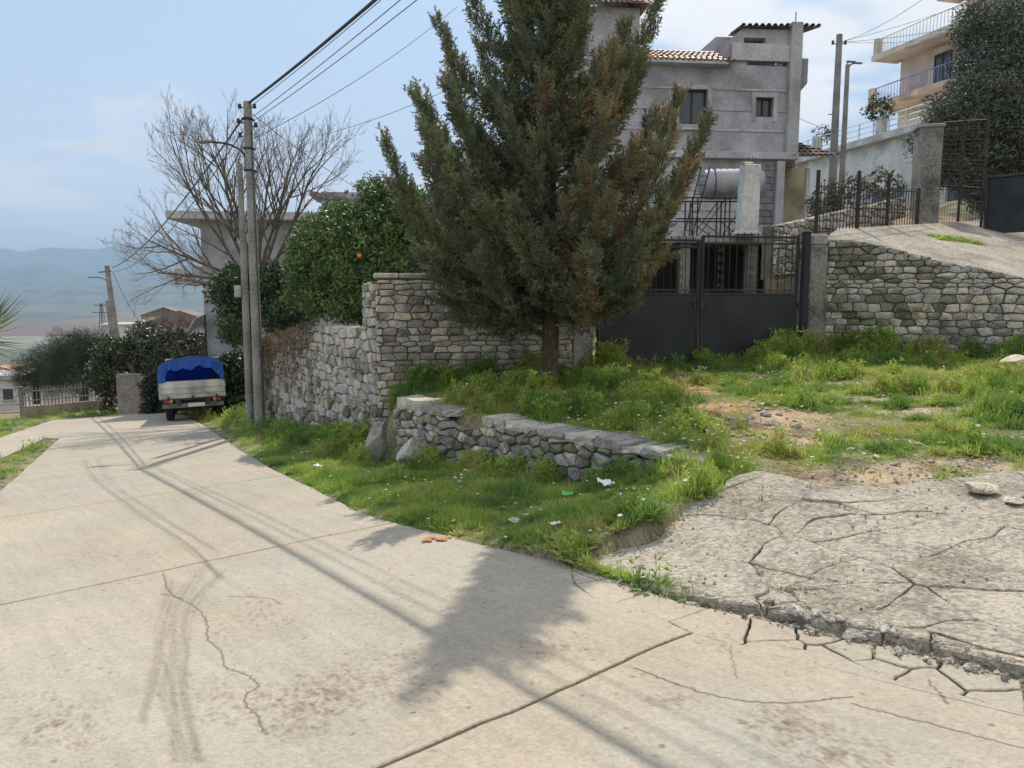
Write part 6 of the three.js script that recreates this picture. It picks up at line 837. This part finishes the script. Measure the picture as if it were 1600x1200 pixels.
// ---------------------------------------------------------------- far roadside
{
  const CW = mat(col(0.36, 0.32, 0.28), { map: T.conc, bump: T.bumpF, bs: 0.01, s: 0.5, rough: 1 });
  const a = at(186, 652, 24.9), w = thing('concrete_wall', 'short rough concrete wall end between ivy and truck', 'wall', V3(a.x, a.y - 0.1, a.z), 0.25), k = 25.6 / 1200; mesh('panel', join([cbox(1.3, 66 * k + 0.1, 0.18, 0.65, (66 * k + 0.1) / 2, 0, 0.015)]), CW, w); mesh('return_wall', join([cbox(0.18, 66 * k, 3, 1.24, 33 * k, -1.6, 0.01)]), CW, w);
  const b = onRoad(37, 656), c = onRoad(163, 641), d = c.clone().sub(b), L = Math.hypot(d.x, d.z), f = thing('picket_fence', 'thin grey picket fence on a low concrete wall below the pines', 'fence', V3(b.x, 0, b.z), Math.atan2(-d.z, d.x)), yl = (u) => mix(b.y, c.y, u / L);
  mesh('low_wall', join([prism([[0, b.y - 0.4], [L, c.y - 0.4], [L, c.y + 0.38], [0, b.y + 0.42]], -0.1, 0.1)]), mat(col(0.5, 0.42, 0.33), { map: T.conc, s: 0.5, rough: 1 }), f);
  const PK = mat(col(0.20, 0.20, 0.19), { rough: 0.8 }); for (let i = 0; i <= 22; i++) { const u = 0.1 + (L - 0.2) * i / 22; mesh('picket', join([cbox(0.03, 0.62, 0.025, u, yl(u) + 0.7, 0.02, 0.005)]), PK, f); } mesh('rail', join([bar(V3(0, b.y + 0.6, 0), V3(L, c.y + 0.58, 0), 0.018, 5)]), PK, f); mesh('rail', join([bar(V3(0, b.y + 0.9, 0), V3(L, c.y + 0.88, 0), 0.018, 5)]), PK, f);
  const e = onRoad(36, 656), g = thing('wire_fence', 'dark post and wire fence beside the white house', 'fence', V3(e.x, e.y, e.z), 0.35); for (let i = 0; i < 4; i++) mesh('post', join([cbox(0.12, 1.15, 0.12, -i * 1.0, 0.5, 0, 0.01)]), CONC_D, g); for (const h of [0.25, 0.5, 0.75, 1.0]) mesh('strand', join([bar(V3(0, h, 0), V3(-3, h, 0), 0.008, 4)]), IRON_R, g);
  const house = (label, px, py, D, w, h, dep, m, roof, turn = 0.3) => { const p = at(px, py, D), o = thing('far_house', label, 'house', V3(p.x, p.y, p.z), turn); mesh('wall', join([box(w, h + 3, dep, 0, (h - 3) / 2, 0)]), m, o); if (roof) mesh('roof', join([prism([[-w / 2 - 0.3, h], [w / 2 + 0.3, h], [0, h + w * 0.2]], -dep / 2 - 0.3, dep / 2 + 0.3)]), roof, o); else mesh('roof', join([cbox(w + 0.5, 0.25, dep + 0.5, 0, h + 0.1, 0, 0.02)]), RENDER_L, o); for (const x of [-0.28, 0.28]) { const q = mesh('window', join([box(w * 0.16, h * 0.3, 0.04, x * w, h * 0.55, dep / 2 + 0.01)]), GLASS, o); mesh('sill', join([box(w * 0.2, 0.08, 0.15, x * w, h * 0.38, dep / 2 + 0.06)]), RENDER_L, q); } };
  house('small white house with pale flat roof behind the wire fence', 2, 640, 44, 3.0, 1.9, 3, WHITE, null);
  house('low white house with reddish roof further down the slope', 14, 600, 75, 3.2, 1.3, 4, WHITE, TILES[1]);
  house('narrow grey house with pale flat roof next to the reddish-roofed house', 30, 622, 60, 2.4, 1.6, 3, RENDER_L, null); house('white shed with red roof lowest on the slope', 24, 588, 130, 4, 1.6, 4, WHITE, TILES[0]); house('pale flat-roofed house beside the leaning far pole', 205, 540, 110, 6, 3.0, 6, WHITE, null); house('small cream house among the scrub below the bare tree', 262, 520, 95, 5, 2.2, 5, CREAM, TILE_OLD); house('grey roofed house below the awning', 290, 560, 60, 6, 2.6, 5, RENDER_L, TILE_OLD);
}
// ---------------------------------------------------------------- litter
{
  const low = (x, y) => onPlane(x, y, 0.05, 0.07, 0.08), crumple = (w, d, seed, lift) => { const g = new THREE.PlaneGeometry(w, d, 7, 6); g.rotateX(-Math.PI / 2); const p = g.attributes.position; for (let i = 0; i < p.count; i++) { const x = p.getX(i), z = p.getZ(i); p.setXYZ(i, x * (0.8 + 0.3 * fbm(x * 20 + seed, z * 20, 2)), lift * fbm(x * 30 + seed * 3, z * 30 + 7, 2) + 0.004, z * (0.8 + 0.3 * fbm(z * 20 + seed, x * 20, 2))); } return boxUV(flat(g)); };
  const put = (name, label, px, py, f, w, d, c, seed, lift = 0.07) => { const p = f(px, py), o = tag(mesh(name, crumple(w, d, seed, lift), new THREE.MeshPhysicalMaterial({ color: c, roughness: 0.45, side: THREE.DoubleSide })), label, 'litter'); o.position.set(p.x, (inPoly(p.x, p.z, ROAD) ? roadY(p.x, p.z) + 0.006 : ground(p.x, p.z) + 0.05), p.z); o.rotation.y = seed; };
  put('plastic_bag', 'crumpled bright green plastic bag in the verge grass', 888, 778, low, 0.14, 0.1, col(0.12, 0.45, 0.10), 3);
  put('plastic_bag', 'crumpled white plastic bag under the leaning weeds of the low wall', 948, 782, low, 0.2, 0.12, col(0.72, 0.74, 0.74), 5);
  put('plastic_bag', 'faded blue wrapper in weeds by the leaning boulder', 478, 710, low, 0.16, 0.08, col(0.35, 0.45, 0.62), 7);
  put('paper_scrap', 'flat white paper scrap in the grass near the road edge', 735, 741, low, 0.18, 0.09, col(0.75, 0.74, 0.7), 9, 0.03);
  put('wrapper', 'small red wrapper in the grass by the road edge', 760, 829, low, 0.06, 0.05, col(0.55, 0.06, 0.04), 11, 0.03);
  put('paper_scrap', 'white paper scrap at the tip of the verge', 868, 836, low, 0.1, 0.06, col(0.75, 0.75, 0.72), 13, 0.02);
  put('plastic_bag', 'torn white plastic lying at the far end of the verge weeds', 497, 728, low, 0.14, 0.08, col(0.7, 0.7, 0.7), 15, 0.04);
  // broken clay tile shards on the road edge
  const rnd = rngOf(18), t = thing('brick_shards', 'orange broken clay shards on the road edge', 'shards'), c = onRoad(684, 843); for (let i = 0; i < 16; i++) { const s = 0.012 + rnd() * 0.035, x = c.x + (rnd() - 0.5) * 0.26, z = c.z + (rnd() - 0.5) * 0.16, m = mesh('shard', rockGeo(s, s * 0.3, s * 0.7, 700 + i, 1), mat(col(0.5, 0.22, 0.11), { rough: 0.95 }), t); m.position.set(x, roadY(x, z) + s * 0.25 + 0.004, z); m.rotation.y = rnd() * 6; }
}
// ---------------------------------------------------------------- gravel and crumbs
{
  const rnd = rngOf(321), geo = [rockGeo(1, 0.6, 0.8, 1001, 1), rockGeo(1, 0.5, 0.7, 1002, 1)], L = [[], []], tones = [[0.48, 0.43, 0.36], [0.38, 0.35, 0.30], [0.56, 0.50, 0.41], [0.33, 0.28, 0.22]];
  const add = (x, z, s, y) => { const k = rnd() < 0.5 ? 0 : 1; L[k].push({ p: V3(x, y + s * 0.25, z), q: Q(rnd), s, c: shade(tones[Math.floor(rnd() * 4)], rnd, 0.2) }); };
  for (let i = 0; i < 900; i++) { const t = rnd(); if (fbm(t * 14, 3.3, 3) < 0.47) continue; const px = mix(900, 1600, t), py = mix(893, 1058, t) + (rnd() - 0.5) * 30 * rnd() + 2, p = onRoad(px, py), s = 0.003 + 0.026 * Math.pow(rnd(), 5); add(p.x, p.z, s, inDrive(p.x, p.z) ? driveY(p.x, p.z) : inPoly(p.x, p.z, ROAD) ? roadY(p.x, p.z) : roadY(p.x, p.z) - 0.02); }
  for (let i = 0; i < 1300; i++) { const p = onPlane(980 + rnd() * 640, 770 + rnd() * 230, 0.05, 0, -0.24); if (!inDrive(p.x, p.z)) continue; if (fbm(p.x * 2.2 + 8, p.z * 2.2, 3) < 0.48) continue; add(p.x, p.z, 0.003 + 0.014 * Math.pow(rnd(), 3), driveY(p.x, p.z)); }
  for (let i = 0; i < 2600; i++) { const p = onTerrace(1020 + rnd() * 580, 595 + rnd() * 165), [m] = bareAt(p.x, p.z); if (inDrive(p.x, p.z) || rnd() > m + 0.1) continue; add(p.x, p.z, 0.006 + 0.022 * Math.pow(rnd(), 3), ground(p.x, p.z)); }
  for (let i = 0; i < 700; i++) { const t = rnd() * 14, k = Math.floor(t), a = EDGE[k], b = EDGE[k + 1], x = mix(a[0], b[0], t - k) + (rnd() - 0.3) * 0.12, z = mix(a[1], b[1], t - k) + (rnd() - 0.5) * 0.12; add(x, z, 0.004 + 0.012 * rnd() * rnd(), inPoly(x, z, ROAD) ? roadY(x, z) : ground(x, z)); }
  L.forEach((l, i) => tag(instances('gravel', geo[i], mat(col(1, 1, 1), { map: T.stone, rough: 1 }), l), i ? 'flat grit and crumbs along the broken road edge and path' : 'grit and crumbs along the broken road edge and path', 'gravel'));
}
renderer.render(scene, camera);
